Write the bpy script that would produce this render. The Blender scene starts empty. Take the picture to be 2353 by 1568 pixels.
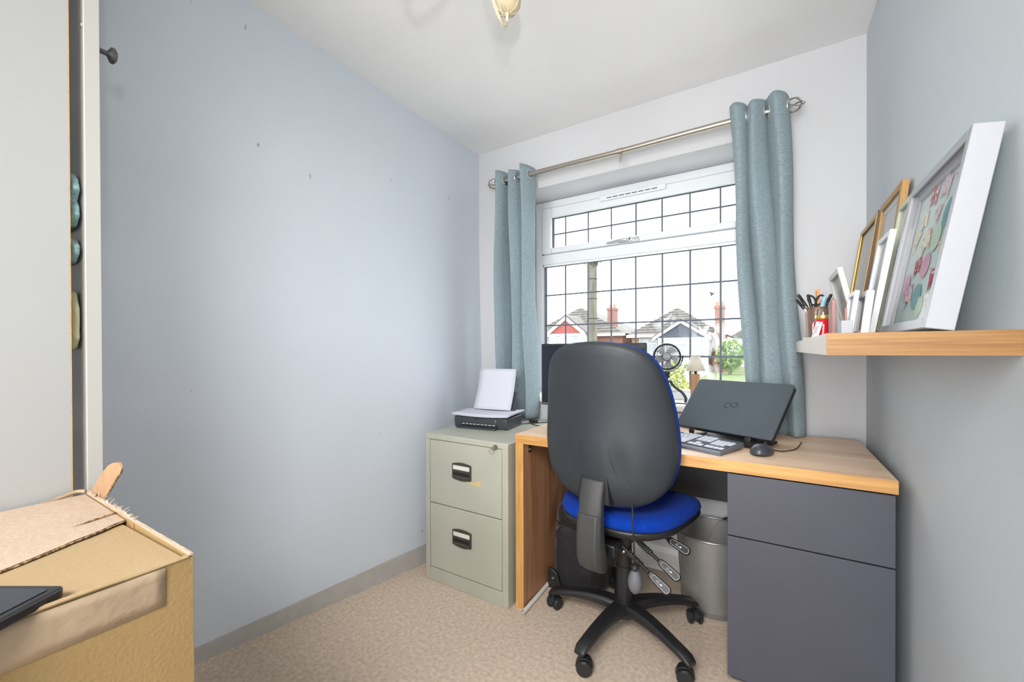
import bpy, bmesh, math, random
from mathutils import Vector, Matrix, Euler
random.seed(7)
R = math.radians
sc = bpy.context.scene
col = sc.collection

# ------------------------------------------------------------------ camera
cam_d = bpy.data.cameras.new('camera'); cam = bpy.data.objects.new('camera', cam_d); col.objects.link(cam)
cam_d.sensor_width = 36.0; cam_d.sensor_fit = 'HORIZONTAL'
cam_d.lens = 950.09 / 2353.0 * 36.0
cam_d.shift_y = (810.08 - 784.0) / 2353.0
cam_d.clip_start = 0.02; cam_d.clip_end = 300
_y, _p, _r = R(31.996), R(-0.3186), R(-0.1867)
fwd = Vector((-math.sin(_y) * math.cos(_p), math.cos(_y) * math.cos(_p), math.sin(_p)))
r0 = Vector((math.cos(_y), math.sin(_y), 0)); u0 = r0.cross(fwd)
rt = math.cos(_r) * r0 + math.sin(_r) * u0; up = -math.sin(_r) * r0 + math.cos(_r) * u0
cam.matrix_world = Matrix(((rt.x, up.x, -fwd.x, 0), (rt.y, up.y, -fwd.y, 0), (rt.z, up.z, -fwd.z, 1.09), (0, 0, 0, 1)))
sc.camera = cam

# ------------------------------------------------------------------ colour management
vs = sc.view_settings
vs.view_transform = 'Standard'; vs.look = 'None'; vs.exposure = 0.0; vs.gamma = 1.0; vs.use_curve_mapping = False

# ------------------------------------------------------------------ overcast sky
w = bpy.data.worlds.new('overcast_sky'); sc.world = w; w.use_nodes = True
nt = w.node_tree; bg = nt.nodes['Background']
bg.inputs[0].default_value = (0.93, 0.965, 1.0, 1); bg.inputs[1].default_value = 6.5

# ------------------------------------------------------------------ lights
def area(name, loc, target, sx, sy, power, colr=(1, 1, 1), spread=180):
    d = bpy.data.lights.new(name, 'AREA'); d.shape = 'RECTANGLE'; d.size = sx; d.size_y = sy
    d.energy = power; d.color = colr; d.spread = R(spread)
    o = bpy.data.objects.new(name, d); col.objects.link(o); o.location = loc
    o.rotation_euler = (Vector(target) - Vector(loc)).to_track_quat('-Z', 'Y').to_euler()
    return o
# photographer's flash just above the camera
area('camera_flash', (0.03, -0.05, 1.40), (-0.62, 1.3, 1.75), 0.07, 0.07, 4.4, (1.0, 0.99, 0.97), 110)
# added fill panel far behind the camera, evens out the room's brightness
area('rear_fill', (-0.55, -3.15, 1.35), (-0.7, 1.6, 1.0), 1.7, 2.1, 106.0, (1.0, 0.99, 0.975))
# added fill panels behind the camera, one aimed down and one up
area('fill_down', (-0.05, -0.75, 2.28), (-0.75, 1.3, 0.0), 0.9, 0.9, 34.0, (1.0, 0.985, 0.965), 100)
area('fill_up', (-0.15, -1.7, 0.7), (-0.55, 0.95, 2.33), 0.9, 0.9, 3.0, (1.0, 0.99, 0.985), 120)  # added upward fill that brightens the ceiling

# ------------------------------------------------------------------ materials
def _n(nt, t, **k):
    n = nt.nodes.new(t)
    for a, b in k.items(): setattr(n, a, b)
    return n
def srgb(c):
    return tuple(((v / 255) / 12.92 if v / 255 <= 0.04045 else ((v / 255 + 0.055) / 1.055) ** 2.4) for v in c)
def mat(name, c, rough=0.5, metal=0.0, var=0.0, vscale=8.0, stretch=(1, 1, 1), bump=0.0, bscale=200.0, bstretch=(1, 1, 1),
        c2=None, ramp=(0.35, 0.65), spec=0.5, sheen=0.0, coat=0.0, trans=0.0, alpha=1.0, detail=6.0):
    m = bpy.data.materials.new(name); m.use_nodes = True; nt = m.node_tree
    b = nt.nodes['Principled BSDF']
    c = srgb(c); b.inputs['Base Color'].default_value = (*c, 1)
    b.inputs['Roughness'].default_value = rough; b.inputs['Metallic'].default_value = metal
    b.inputs['Specular IOR Level'].default_value = spec
    if sheen: b.inputs['Sheen Weight'].default_value = sheen
    if coat: b.inputs['Coat Weight'].default_value = coat
    if trans: b.inputs['Transmission Weight'].default_value = trans
    if alpha < 1: b.inputs['Alpha'].default_value = alpha
    tc = _n(nt, 'ShaderNodeTexCoord')
    if var or c2:
        mp = _n(nt, 'ShaderNodeMapping'); mp.inputs['Scale'].default_value = stretch
        nt.links.new(tc.outputs['Object'], mp.inputs[0])
        no = _n(nt, 'ShaderNodeTexNoise'); no.inputs['Scale'].default_value = vscale; no.inputs['Detail'].default_value = detail
        nt.links.new(mp.outputs[0], no.inputs['Vector'])
        cr = _n(nt, 'ShaderNodeValToRGB')
        if c2: a, d = c, srgb(c2)
        else: a = tuple(min(1, v * (1 + var)) for v in c); d = tuple(v * (1 - var) for v in c)
        cr.color_ramp.elements[0].position = ramp[0]; cr.color_ramp.elements[0].color = (*a, 1)
        cr.color_ramp.elements[1].position = ramp[1]; cr.color_ramp.elements[1].color = (*d, 1)
        nt.links.new(no.outputs['Fac'], cr.inputs[0]); nt.links.new(cr.outputs[0], b.inputs['Base Color'])
    if bump:
        mp2 = _n(nt, 'ShaderNodeMapping'); mp2.inputs['Scale'].default_value = bstretch
        nt.links.new(tc.outputs['Object'], mp2.inputs[0])
        n2 = _n(nt, 'ShaderNodeTexNoise'); n2.inputs['Scale'].default_value = bscale; n2.inputs['Detail'].default_value = 3
        nt.links.new(mp2.outputs[0], n2.inputs['Vector'])
        bp = _n(nt, 'ShaderNodeBump'); bp.inputs['Strength'].default_value = bump; bp.inputs['Distance'].default_value = 0.01
        nt.links.new(n2.outputs['Fac'], bp.inputs['Height']); nt.links.new(bp.outputs[0], b.inputs['Normal'])
    return m

def wood(name, ca, cb, axis, rough=0.45, scale=1.0, knots=True, spec=0.5):
    """streaky oak: noise stretched along the grain axis plus fine pores and knots"""
    m = bpy.data.materials.new(name); m.use_nodes = True; nt = m.node_tree; b = nt.nodes['Principled BSDF']
    b.inputs['Roughness'].default_value = rough; b.inputs['Specular IOR Level'].default_value = spec
    tc = _n(nt, 'ShaderNodeTexCoord')
    def noise(s, st, det, dist=0.0):
        mp = _n(nt, 'ShaderNodeMapping'); mp.inputs['Scale'].default_value = st
        nt.links.new(tc.outputs['Object'], mp.inputs[0])
        n = _n(nt, 'ShaderNodeTexNoise'); n.inputs['Scale'].default_value = s * scale; n.inputs['Detail'].default_value = det
        n.inputs['Distortion'].default_value = dist
        nt.links.new(mp.outputs[0], n.inputs['Vector']); return n
    st = [12.0, 12.0, 12.0]; st[axis] = 0.7
    st2 = [60.0, 60.0, 60.0]; st2[axis] = 2.2
    n1 = noise(1.0, st, 5, 0.6); n2 = noise(1.6, st2, 4)
    mx = _n(nt, 'ShaderNodeMath', operation='MULTIPLY_ADD'); mx.inputs[1].default_value = 0.45
    nt.links.new(n2.outputs['Fac'], mx.inputs[0]); nt.links.new(n1.outputs['Fac'], mx.inputs[2])
    cr = _n(nt, 'ShaderNodeValToRGB')
    cr.color_ramp.elements[0].position = 0.55; cr.color_ramp.elements[0].color = (*srgb(ca), 1)
    cr.color_ramp.elements[1].position = 0.95; cr.color_ramp.elements[1].color = (*srgb(cb), 1)
    nt.links.new(mx.outputs[0], cr.inputs[0])
    out = cr.outputs[0]
    if knots:
        st3 = [5.0, 5.0, 5.0]; st3[axis] = 1.6
        n3 = noise(1.0, st3, 1, 0.3)
        k = _n(nt, 'ShaderNodeValToRGB'); k.color_ramp.elements[0].position = 0.68; k.color_ramp.elements[0].color = (0, 0, 0, 1)
        k.color_ramp.elements[1].position = 0.80; k.color_ramp.elements[1].color = (1, 1, 1, 1)
        nt.links.new(n3.outputs['Fac'], k.inputs[0])
        mm = _n(nt, 'ShaderNodeMixRGB'); mm.blend_type = 'MULTIPLY'; mm.inputs[2].default_value = (*srgb((150, 118, 92)), 1)
        nt.links.new(k.outputs[0], mm.inputs[0]); nt.links.new(out, mm.inputs[1]); out = mm.outputs[0]
    nt.links.new(out, b.inputs['Base Color'])
    bp = _n(nt, 'ShaderNodeBump'); bp.inputs['Strength'].default_value = 0.08; bp.inputs['Distance'].default_value = 0.004
    nt.links.new(n2.outputs['Fac'], bp.inputs['Height']); nt.links.new(bp.outputs[0], b.inputs['Normal'])
    return m

def thin_glass(name, tint=(0.97, 0.985, 0.98), refl=0.06, rough=0.02, k=0.8):
    m = bpy.data.materials.new(name); m.use_nodes = True; nt = m.node_tree
    for n in list(nt.nodes):
        if n.type == 'BSDF_PRINCIPLED': nt.nodes.remove(n)
    out = nt.nodes['Material Output']
    tr = _n(nt, 'ShaderNodeBsdfTransparent'); tr.inputs[0].default_value = (*tint, 1)
    gl = _n(nt, 'ShaderNodeBsdfGlossy'); gl.inputs['Roughness'].default_value = rough
    fr = _n(nt, 'ShaderNodeFresnel'); fr.inputs[0].default_value = 1.45
    mul = _n(nt, 'ShaderNodeMath', operation='MULTIPLY_ADD'); mul.inputs[1].default_value = k; mul.inputs[2].default_value = refl - 0.03
    nt.links.new(fr.outputs[0], mul.inputs[0])
    mx = _n(nt, 'ShaderNodeMixShader')
    nt.links.new(mul.outputs[0], mx.inputs[0]); nt.links.new(tr.outputs[0], mx.inputs[1]); nt.links.new(gl.outputs[0], mx.inputs[2])
    nt.links.new(mx.outputs[0], out.inputs[0]); return m

def wall_mat(name, c, scuffs=False):
    m = mat(name, c, rough=0.62, var=0.022, vscale=1.6, bump=0.05, bscale=260, spec=0.35)
    if scuffs:   # small dark scuffs and scratches in the paint
        nt = m.node_tree; b = nt.nodes['Principled BSDF']; tc = [n for n in nt.nodes if n.type == 'TEX_COORD'][0]
        mp = _n(nt, 'ShaderNodeMapping'); mp.inputs['Scale'].default_value = (1, 9, 3.2); mp.inputs['Rotation'].default_value = (0.35, 0, 0)
        nt.links.new(tc.outputs['Object'], mp.inputs[0])
        no = _n(nt, 'ShaderNodeTexNoise'); no.inputs['Scale'].default_value = 3.3; no.inputs['Detail'].default_value = 2.0
        nt.links.new(mp.outputs[0], no.inputs['Vector'])
        cr = _n(nt, 'ShaderNodeValToRGB'); cr.color_ramp.elements[0].position = 0.765; cr.color_ramp.elements[1].position = 0.80
        cr.color_ramp.elements[0].color = (0, 0, 0, 1); cr.color_ramp.elements[1].color = (0.6, 0.6, 0.6, 1)
        nt.links.new(no.outputs['Fac'], cr.inputs[0])
        src = b.inputs['Base Color'].links[0].from_socket
        mm = _n(nt, 'ShaderNodeMixRGB'); mm.inputs[2].default_value = (*srgb((120, 122, 126)), 1)
        nt.links.new(cr.outputs[0], mm.inputs[0]); nt.links.new(src, mm.inputs[1]); nt.links.new(mm.outputs[0], b.inputs['Base Color'])
    return m

M = {}
M['wall_blue'] = wall_mat('pale_blue_grey_paint', (208, 216, 226), True)
M['wall_white'] = wall_mat('white_emulsion', (206, 207, 210))
M['ceiling'] = wall_mat('ceiling_white', (240, 240, 240))
M['white_gloss'] = mat('white_gloss_paint', (232, 232, 230), rough=0.35)
M['carpet'] = mat('beige_carpet', (255, 236, 214), rough=1.0, c2=(222, 195, 169), vscale=70, ramp=(0.28, 0.72), bump=0.7, bscale=1100, spec=0.05, sheen=0.15, detail=12)
M['skirting'] = mat('taupe_skirting', (178, 174, 170), rough=0.8, var=0.05, vscale=20, bump=0.2, bscale=300)
M['upvc'] = mat('upvc_white', (228, 232, 236), rough=0.3)
M['lead'] = mat('lead_strip', (104, 110, 120), rough=0.75, spec=0.2)
M['gasket'] = mat('black_gasket', (70, 74, 80), rough=0.7)
M['chrome'] = mat('chrome', (196, 198, 202), rough=0.28, metal=0.75)
M['steel_brushed'] = mat('brushed_nickel', (186, 178, 166), rough=0.3, metal=1.0, bump=0.05, bscale=300)
M['glass'] = thin_glass('window_glass', (0.985, 0.99, 0.985), 0.032, 0.02, 0.10)
def smear(m, spots):
    """dried condensation marks: patchy milky film around the given spots of the pane"""
    nt = m.node_tree; out = nt.nodes['Material Output']; src = out.inputs[0].links[0].from_socket
    tc = _n(nt, 'ShaderNodeTexCoord'); no = _n(nt, 'ShaderNodeTexNoise'); no.inputs['Scale'].default_value = 11; no.inputs['Detail'].default_value = 9; no.inputs['Distortion'].default_value = 2.2
    mp = _n(nt, 'ShaderNodeMapping'); mp.inputs['Scale'].default_value = (1.5, 1, 0.7); nt.links.new(tc.outputs['Object'], mp.inputs[0]); nt.links.new(mp.outputs[0], no.inputs['Vector'])
    cr = _n(nt, 'ShaderNodeValToRGB'); cr.color_ramp.elements[0].position = 0.52; cr.color_ramp.elements[1].position = 0.58
    nt.links.new(no.outputs['Fac'], cr.inputs[0]); tot = None
    for c, r_ in spots:
        vd = _n(nt, 'ShaderNodeVectorMath', operation='DISTANCE'); vd.inputs[1].default_value = c; nt.links.new(tc.outputs['Object'], vd.inputs[0])
        mr = _n(nt, 'ShaderNodeMapRange'); mr.inputs[1].default_value = r_; mr.inputs[2].default_value = r_ * 0.4; mr.inputs[3].default_value = 0; mr.inputs[4].default_value = 0.15
        nt.links.new(vd.outputs['Value'], mr.inputs[0])
        if tot is None: tot = mr.outputs[0]
        else:
            mx_ = _n(nt, 'ShaderNodeMath', operation='MAXIMUM'); nt.links.new(tot, mx_.inputs[0]); nt.links.new(mr.outputs[0], mx_.inputs[1]); tot = mx_.outputs[0]
    mu = _n(nt, 'ShaderNodeMath', operation='MULTIPLY'); nt.links.new(cr.outputs[0], mu.inputs[0]); nt.links.new(tot, mu.inputs[1])
    df = _n(nt, 'ShaderNodeBsdfTranslucent'); df.inputs[0].default_value = (0.75, 0.77, 0.79, 1)
    ms_ = _n(nt, 'ShaderNodeMixShader'); nt.links.new(mu.outputs[0], ms_.inputs[0]); nt.links.new(src, ms_.inputs[1]); nt.links.new(df.outputs[0], ms_.inputs[2]); nt.links.new(ms_.outputs[0], out.inputs[0])
smear(M['glass'], [((0.36, 0, 0.30), 0.15), ((0.30, 0, 0.16), 0.13), ((0.12, 0, 0.44), 0.08)])
M['pic_glass'] = thin_glass('picture_glass', (0.99, 0.99, 0.99), 0.035, 0.03, 0.22)
M['jar_glass'] = thin_glass('jar_glass', (0.92, 0.93, 0.93), 0.12, 0.03)
M['curtain'] = mat('heathered_teal_fabric', (164, 181, 186), rough=0.95, c2=(108, 127, 136), vscale=120, stretch=(0.8, 0.8, 6.5), ramp=(0.25, 0.75), bump=0.25, bscale=240, bstretch=(0.5, 0.5, 5), spec=0.1, sheen=0.15, detail=7)
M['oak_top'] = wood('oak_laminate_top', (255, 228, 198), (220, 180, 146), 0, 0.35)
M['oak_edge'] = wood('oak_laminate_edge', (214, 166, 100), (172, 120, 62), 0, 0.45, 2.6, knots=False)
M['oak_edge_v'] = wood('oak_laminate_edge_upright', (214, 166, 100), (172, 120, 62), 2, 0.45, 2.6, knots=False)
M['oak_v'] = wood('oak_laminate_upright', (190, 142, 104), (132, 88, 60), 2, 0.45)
M['oak_shelf'] = wood('oak_shelf', (160, 120, 68), (118, 78, 36), 0, 0.5, 2.6, knots=False)
M['oak_shelf_glare'] = wood('oak_shelf_glare', (232, 222, 212), (214, 202, 190), 1, 0.4, knots=False)  # pale window glare on the shelf's side face, painted into the oak colour
M['oak_frame'] = wood('oak_frame_wood', (192, 154, 95), (162, 118, 63), 2, 0.5, 2.0, knots=False)
M['slate'] = mat('slate_grey_laminate', (72, 74, 86), rough=0.42, var=0.03, vscale=6, bump=0.02, bscale=500)
M['charcoal'] = mat('charcoal_board', (52, 53, 58), rough=0.55)
M['cab_metal'] = mat('grey_green_enamel', (176, 176, 163), rough=0.42, var=0.04, vscale=3.5, bump=0.02, bscale=120)
M['cab_side'] = mat('grey_enamel_side', (169, 169, 159), rough=0.45, var=0.04, vscale=3.5)
M['black_plastic'] = mat('black_plastic', (34, 34, 36), rough=0.4, bump=0.05, bscale=500)
M['black_matt'] = mat('black_matt_plastic', (26, 26, 28), rough=0.6)
M['handle_brown'] = mat('dark_bronze_plastic', (66, 60, 54), rough=0.4)
M['label_white'] = mat('card_label', (214, 214, 206), rough=0.7)
M['chair_shell'] = mat('charcoal_chair_shell', (42, 47, 53), rough=0.5, var=0.06, vscale=7, bump=0.07, bscale=900, c2=None)
M['chair_grey'] = mat('grey_moulded_plastic', (58, 58, 58), rough=0.5, bump=0.2, bscale=520)
M['blue_fabric'] = mat('royal_blue_upholstery', (10, 54, 150), rough=0.95, var=0.12, vscale=90, bump=0.3, bscale=700, spec=0.1, sheen=0.03)
M['bulb_grey'] = mat('grey_rubber', (96, 98, 104), rough=0.6)
M['ink_white'] = mat('white_print', (225, 228, 230), rough=0.6)
M['screen'] = mat('dark_glossy_screen', (26, 34, 46), rough=0.08, spec=0.6)
M['laptop'] = mat('anthracite_laptop_lid', (70, 79, 86), rough=0.45, var=0.05, vscale=9, bump=0.03, bscale=800)
M['laptop_dark'] = mat('black_laptop_base', (22, 23, 25), rough=0.45)
M['logo_dark'] = mat('dark_emblem', (38, 44, 50), rough=0.3)
M['key_body'] = mat('dark_grey_keyboard_body', (98, 100, 108), rough=0.45)
M['key_cap'] = mat('silver_grey_keycap', (190, 196, 206), rough=0.4)
M['key_gap'] = mat('black_key_well', (30, 36, 48), rough=0.6)
M['paper'] = mat('white_paper', (202, 203, 214), rough=0.8)
M['printer'] = mat('dark_printer_body', (58, 62, 68), rough=0.35)
M['printer_lt'] = mat('grey_printer_side', (112, 116, 122), rough=0.35)
M['card'] = mat('brown_cardboard', (156, 129, 85), rough=0.9, var=0.05, vscale=7, bump=0.12, bscale=180, bstretch=(1, 1, 1))
M['card_top'] = mat('pale_cardboard', (166, 142, 106), rough=0.9, var=0.04, vscale=5, bump=0.1, bscale=150)
M['card_liner'] = mat('torn_cardboard_liner', (186, 164, 144), rough=0.95, var=0.05, vscale=9, bump=0.2, bscale=90)
M['card_core'] = mat('corrugated_core', (96, 70, 48), rough=1.0, c2=(190, 156, 116), vscale=90, stretch=(3, 3, 0.4), ramp=(0.42, 0.58))
M['tape'] = mat('paper_packing_tape', (167, 145, 119), rough=0.55, var=0.06, vscale=12, bump=0.15, bscale=60)
M['wardrobe'] = mat('white_melamine', (174, 175, 174), rough=0.45, var=0.012, vscale=2)
M['chipboard'] = mat('raw_chipboard_edge', (206, 168, 116), rough=0.9, var=0.1, vscale=120)
M['knob'] = mat('pewter_knob', (92, 92, 94), rough=0.35, metal=0.9)
M['towel'] = mat('teal_terry_towel', (158, 204, 210), rough=1.0, var=0.18, vscale=60, bump=0.8, bscale=260, sheen=0.5)
M['cream_cloth'] = mat('cream_cloth', (206, 206, 172), rough=1.0, var=0.05, vscale=20, bump=0.2, bscale=100)
M['cream_metal'] = mat('cream_painted_metal', (226, 216, 188), rough=0.5, var=0.06, vscale=40, bump=0.1, bscale=120)
M['cream_cup'] = mat('antique_cream_cup', (214, 198, 162), rough=0.55, var=0.12, vscale=30, bump=0.2, bscale=70)
M['bin'] = mat('silver_mesh', (150, 150, 148), rough=0.4, metal=0.7)
M['bag'] = mat('black_nylon', (22, 22, 25), rough=0.7, var=0.1, vscale=14, bump=0.3, bscale=60, sheen=0.15)
M['tube'] = mat('white_plastic_tube', (222, 220, 214), rough=0.4)
M['gold'] = mat('gold_leaf', (187, 154, 86), rough=0.35, metal=0.6)
M['dark_frame'] = mat('dark_brown_frame', (92, 72, 62), rough=0.5)
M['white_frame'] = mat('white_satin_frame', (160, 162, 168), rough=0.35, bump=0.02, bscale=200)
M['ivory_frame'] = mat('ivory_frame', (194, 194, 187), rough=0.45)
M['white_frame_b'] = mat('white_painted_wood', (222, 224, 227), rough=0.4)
M['strip_white'] = mat('warm_white_door', (186, 184, 179), rough=0.5)
M['slab_pale'] = mat('pale_bounce_slab', (160, 159, 155), rough=0.9, var=0.03, vscale=3)
M['sage_frame'] = mat('pale_sage_frame', (190, 192, 168), rough=0.5)
M['mount'] = mat('picture_mount', (206, 208, 204), rough=0.8, var=0.06, vscale=10)
M['mount_dark'] = mat('grey_photo_print', (166, 170, 172), rough=0.7, c2=(206, 208, 208), vscale=14)
M['art_mint'] = mat('mint_backing_paper', (206, 224, 221), rough=0.85, var=0.04, vscale=12)
M['rose_gold'] = mat('rose_copper', (138, 98, 92), rough=0.4, metal=0.2)
M['mesh_brown'] = mat('bronze_mesh', (140, 112, 96), rough=0.45, metal=0.5)
M['red_wax'] = mat('red_glass_jar', (196, 18, 34), rough=0.15, coat=0.4)
M['gold_lid'] = mat('gold_ring', (220, 190, 110), rough=0.3, metal=0.8)
M['orange'] = mat('orange_plastic', (236, 130, 30), rough=0.4)
M['teal_p'] = mat('teal_plastic', (40, 140, 146), rough=0.4)
M['lt_blue'] = mat('pale_blue_plastic', (160, 200, 220), rough=0.4)
M['leopard'] = mat('spotted_barrel', (232, 214, 150), rough=0.4, c2=(30, 26, 24), vscale=160, ramp=(0.5, 0.53))
M['shade'] = mat('cream_linen_shade', (214, 206, 190), rough=0.9, bump=0.1, bscale=300)
M['stone'] = wood('carved_wood_base', (196, 152, 112), (140, 100, 72), 2, 0.6, 2.0, knots=False)
M['fan_black'] = mat('fan_black', (36, 38, 40), rough=0.35)
M['fan_grey'] = mat('fan_grey', (120, 124, 128), rough=0.4)
M['fan_rim'] = mat('fan_silver_rim', (206, 208, 210), rough=0.35)
M['foam_dark'] = mat('dark_foam_leg', (70, 70, 76), rough=0.9)
M['cable'] = mat('black_cable', (24, 24, 26), rough=0.5)
# outdoors
M['tiles'] = mat('weathered_roof_tiles', (100, 96, 91), rough=0.9, c2=(74, 72, 69), vscale=3.0, ramp=(0.3, 0.7))
M['render_w'] = mat('white_render', (180, 180, 180), rough=0.8)
M['fascia'] = mat('white_fascia', (187, 187, 187), rough=0.6)
M['red_clad'] = mat('red_cladding', (134, 69, 62), rough=0.8, var=0.06, vscale=4)
M['slate_clad'] = mat('slate_cladding', (58, 63, 72), rough=0.8, var=0.05, vscale=3)
M['grass'] = mat('lawn', (84, 96, 58), rough=1.0, var=0.2, vscale=3)
M['tarmac'] = mat('pale_tarmac', (130, 133, 134), rough=0.9, var=0.05, vscale=4)
M['pane'] = mat('house_window_pane', (118, 128, 132), rough=0.15, c2=(150, 156, 158), vscale=1.2)
M['pole_wood'] = mat('weathered_pole', (99, 96, 84), rough=0.9, c2=(74, 72, 63), vscale=3, stretch=(3, 3, 0.5), bump=0.4, bscale=20)
M['leaf_y'] = mat('yellow_green_leaves', (157, 153, 72), rough=0.8, c2=(103, 118, 63), vscale=5, ramp=(0.4, 0.6))
M['leaf_g'] = mat('green_leaves', (69, 105, 49), rough=0.8, c2=(115, 138, 76), vscale=3, ramp=(0.4, 0.6))
M['leaf_d'] = mat('dark_ivy_leaves', (46, 63, 45), rough=0.8, var=0.25, vscale=6)

def brick(name, ca, cb, mortar):
    m = bpy.data.materials.new(name); m.use_nodes = True; nt = m.node_tree; b = nt.nodes['Principled BSDF']
    b.inputs['Roughness'].default_value = 0.9
    tc = _n(nt, 'ShaderNodeTexCoord'); sx = _n(nt, 'ShaderNodeSeparateXYZ'); nt.links.new(tc.outputs['Object'], sx.inputs[0])
    ad = _n(nt, 'ShaderNodeMath', operation='ADD'); nt.links.new(sx.outputs[0], ad.inputs[0]); nt.links.new(sx.outputs[1], ad.inputs[1])
    cx = _n(nt, 'ShaderNodeCombineXYZ'); nt.links.new(ad.outputs[0], cx.inputs[0]); nt.links.new(sx.outputs[2], cx.inputs[1])
    br = _n(nt, 'ShaderNodeTexBrick'); br.inputs['Scale'].default_value = 4.4
    br.inputs['Color1'].default_value = (*srgb(ca), 1); br.inputs['Color2'].default_value = (*srgb(cb), 1); br.inputs['Mortar'].default_value = (*srgb(mortar), 1)
    br.inputs['Mortar Size'].default_value = 0.03
    nt.links.new(cx.outputs[0], br.inputs['Vector']); nt.links.new(br.outputs['Color'], b.inputs['Base Color']); return m
M['brick_red'] = brick('red_brick', (126, 78, 64), (106, 62, 52), (130, 114, 104))
M['brick_tan'] = brick('tan_brick', (148, 110, 78), (134, 96, 66), (144, 130, 116))

# metal mesh (bin, pen pot): fine woven wire, the holes let the view through
def wire_mesh(name, c, per_m, cover):
    m = bpy.data.materials.new(name); m.use_nodes = True; nt = m.node_tree; b = nt.nodes['Principled BSDF']
    b.inputs['Base Color'].default_value = (*srgb(c), 1); b.inputs['Metallic'].default_value = 0.6; b.inputs['Roughness'].default_value = 0.45
    tc = _n(nt, 'ShaderNodeTexCoord'); sx = _n(nt, 'ShaderNodeSeparateXYZ'); nt.links.new(tc.outputs['Object'], sx.inputs[0])
    at = _n(nt, 'ShaderNodeMath', operation='ARCTAN2'); nt.links.new(sx.outputs[1], at.inputs[0]); nt.links.new(sx.outputs[0], at.inputs[1])
    def stripes(src, k):
        a = _n(nt, 'ShaderNodeMath', operation='MULTIPLY'); a.inputs[1].default_value = k; nt.links.new(src, a.inputs[0])
        f = _n(nt, 'ShaderNodeMath', operation='FRACT'); nt.links.new(a.outputs[0], f.inputs[0])
        g = _n(nt, 'ShaderNodeMath', operation='LESS_THAN'); g.inputs[1].default_value = cover; nt.links.new(f.outputs[0], g.inputs[0]); return g
    s1 = stripes(sx.outputs[2], per_m); s2 = stripes(at.outputs[0], per_m * 0.14)
    mxx = _n(nt, 'ShaderNodeMath', operation='MAXIMUM'); nt.links.new(s1.outputs[0], mxx.inputs[0]); nt.links.new(s2.outputs[0], mxx.inputs[1])
    nt.links.new(mxx.outputs[0], b.inputs['Alpha']); return m
M['bin_mesh'] = wire_mesh('silver_wire_mesh', (176, 176, 172), 420, 0.5)
M['pot_mesh'] = wire_mesh('bronze_wire_mesh', (150, 120, 104), 700, 0.55)

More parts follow.
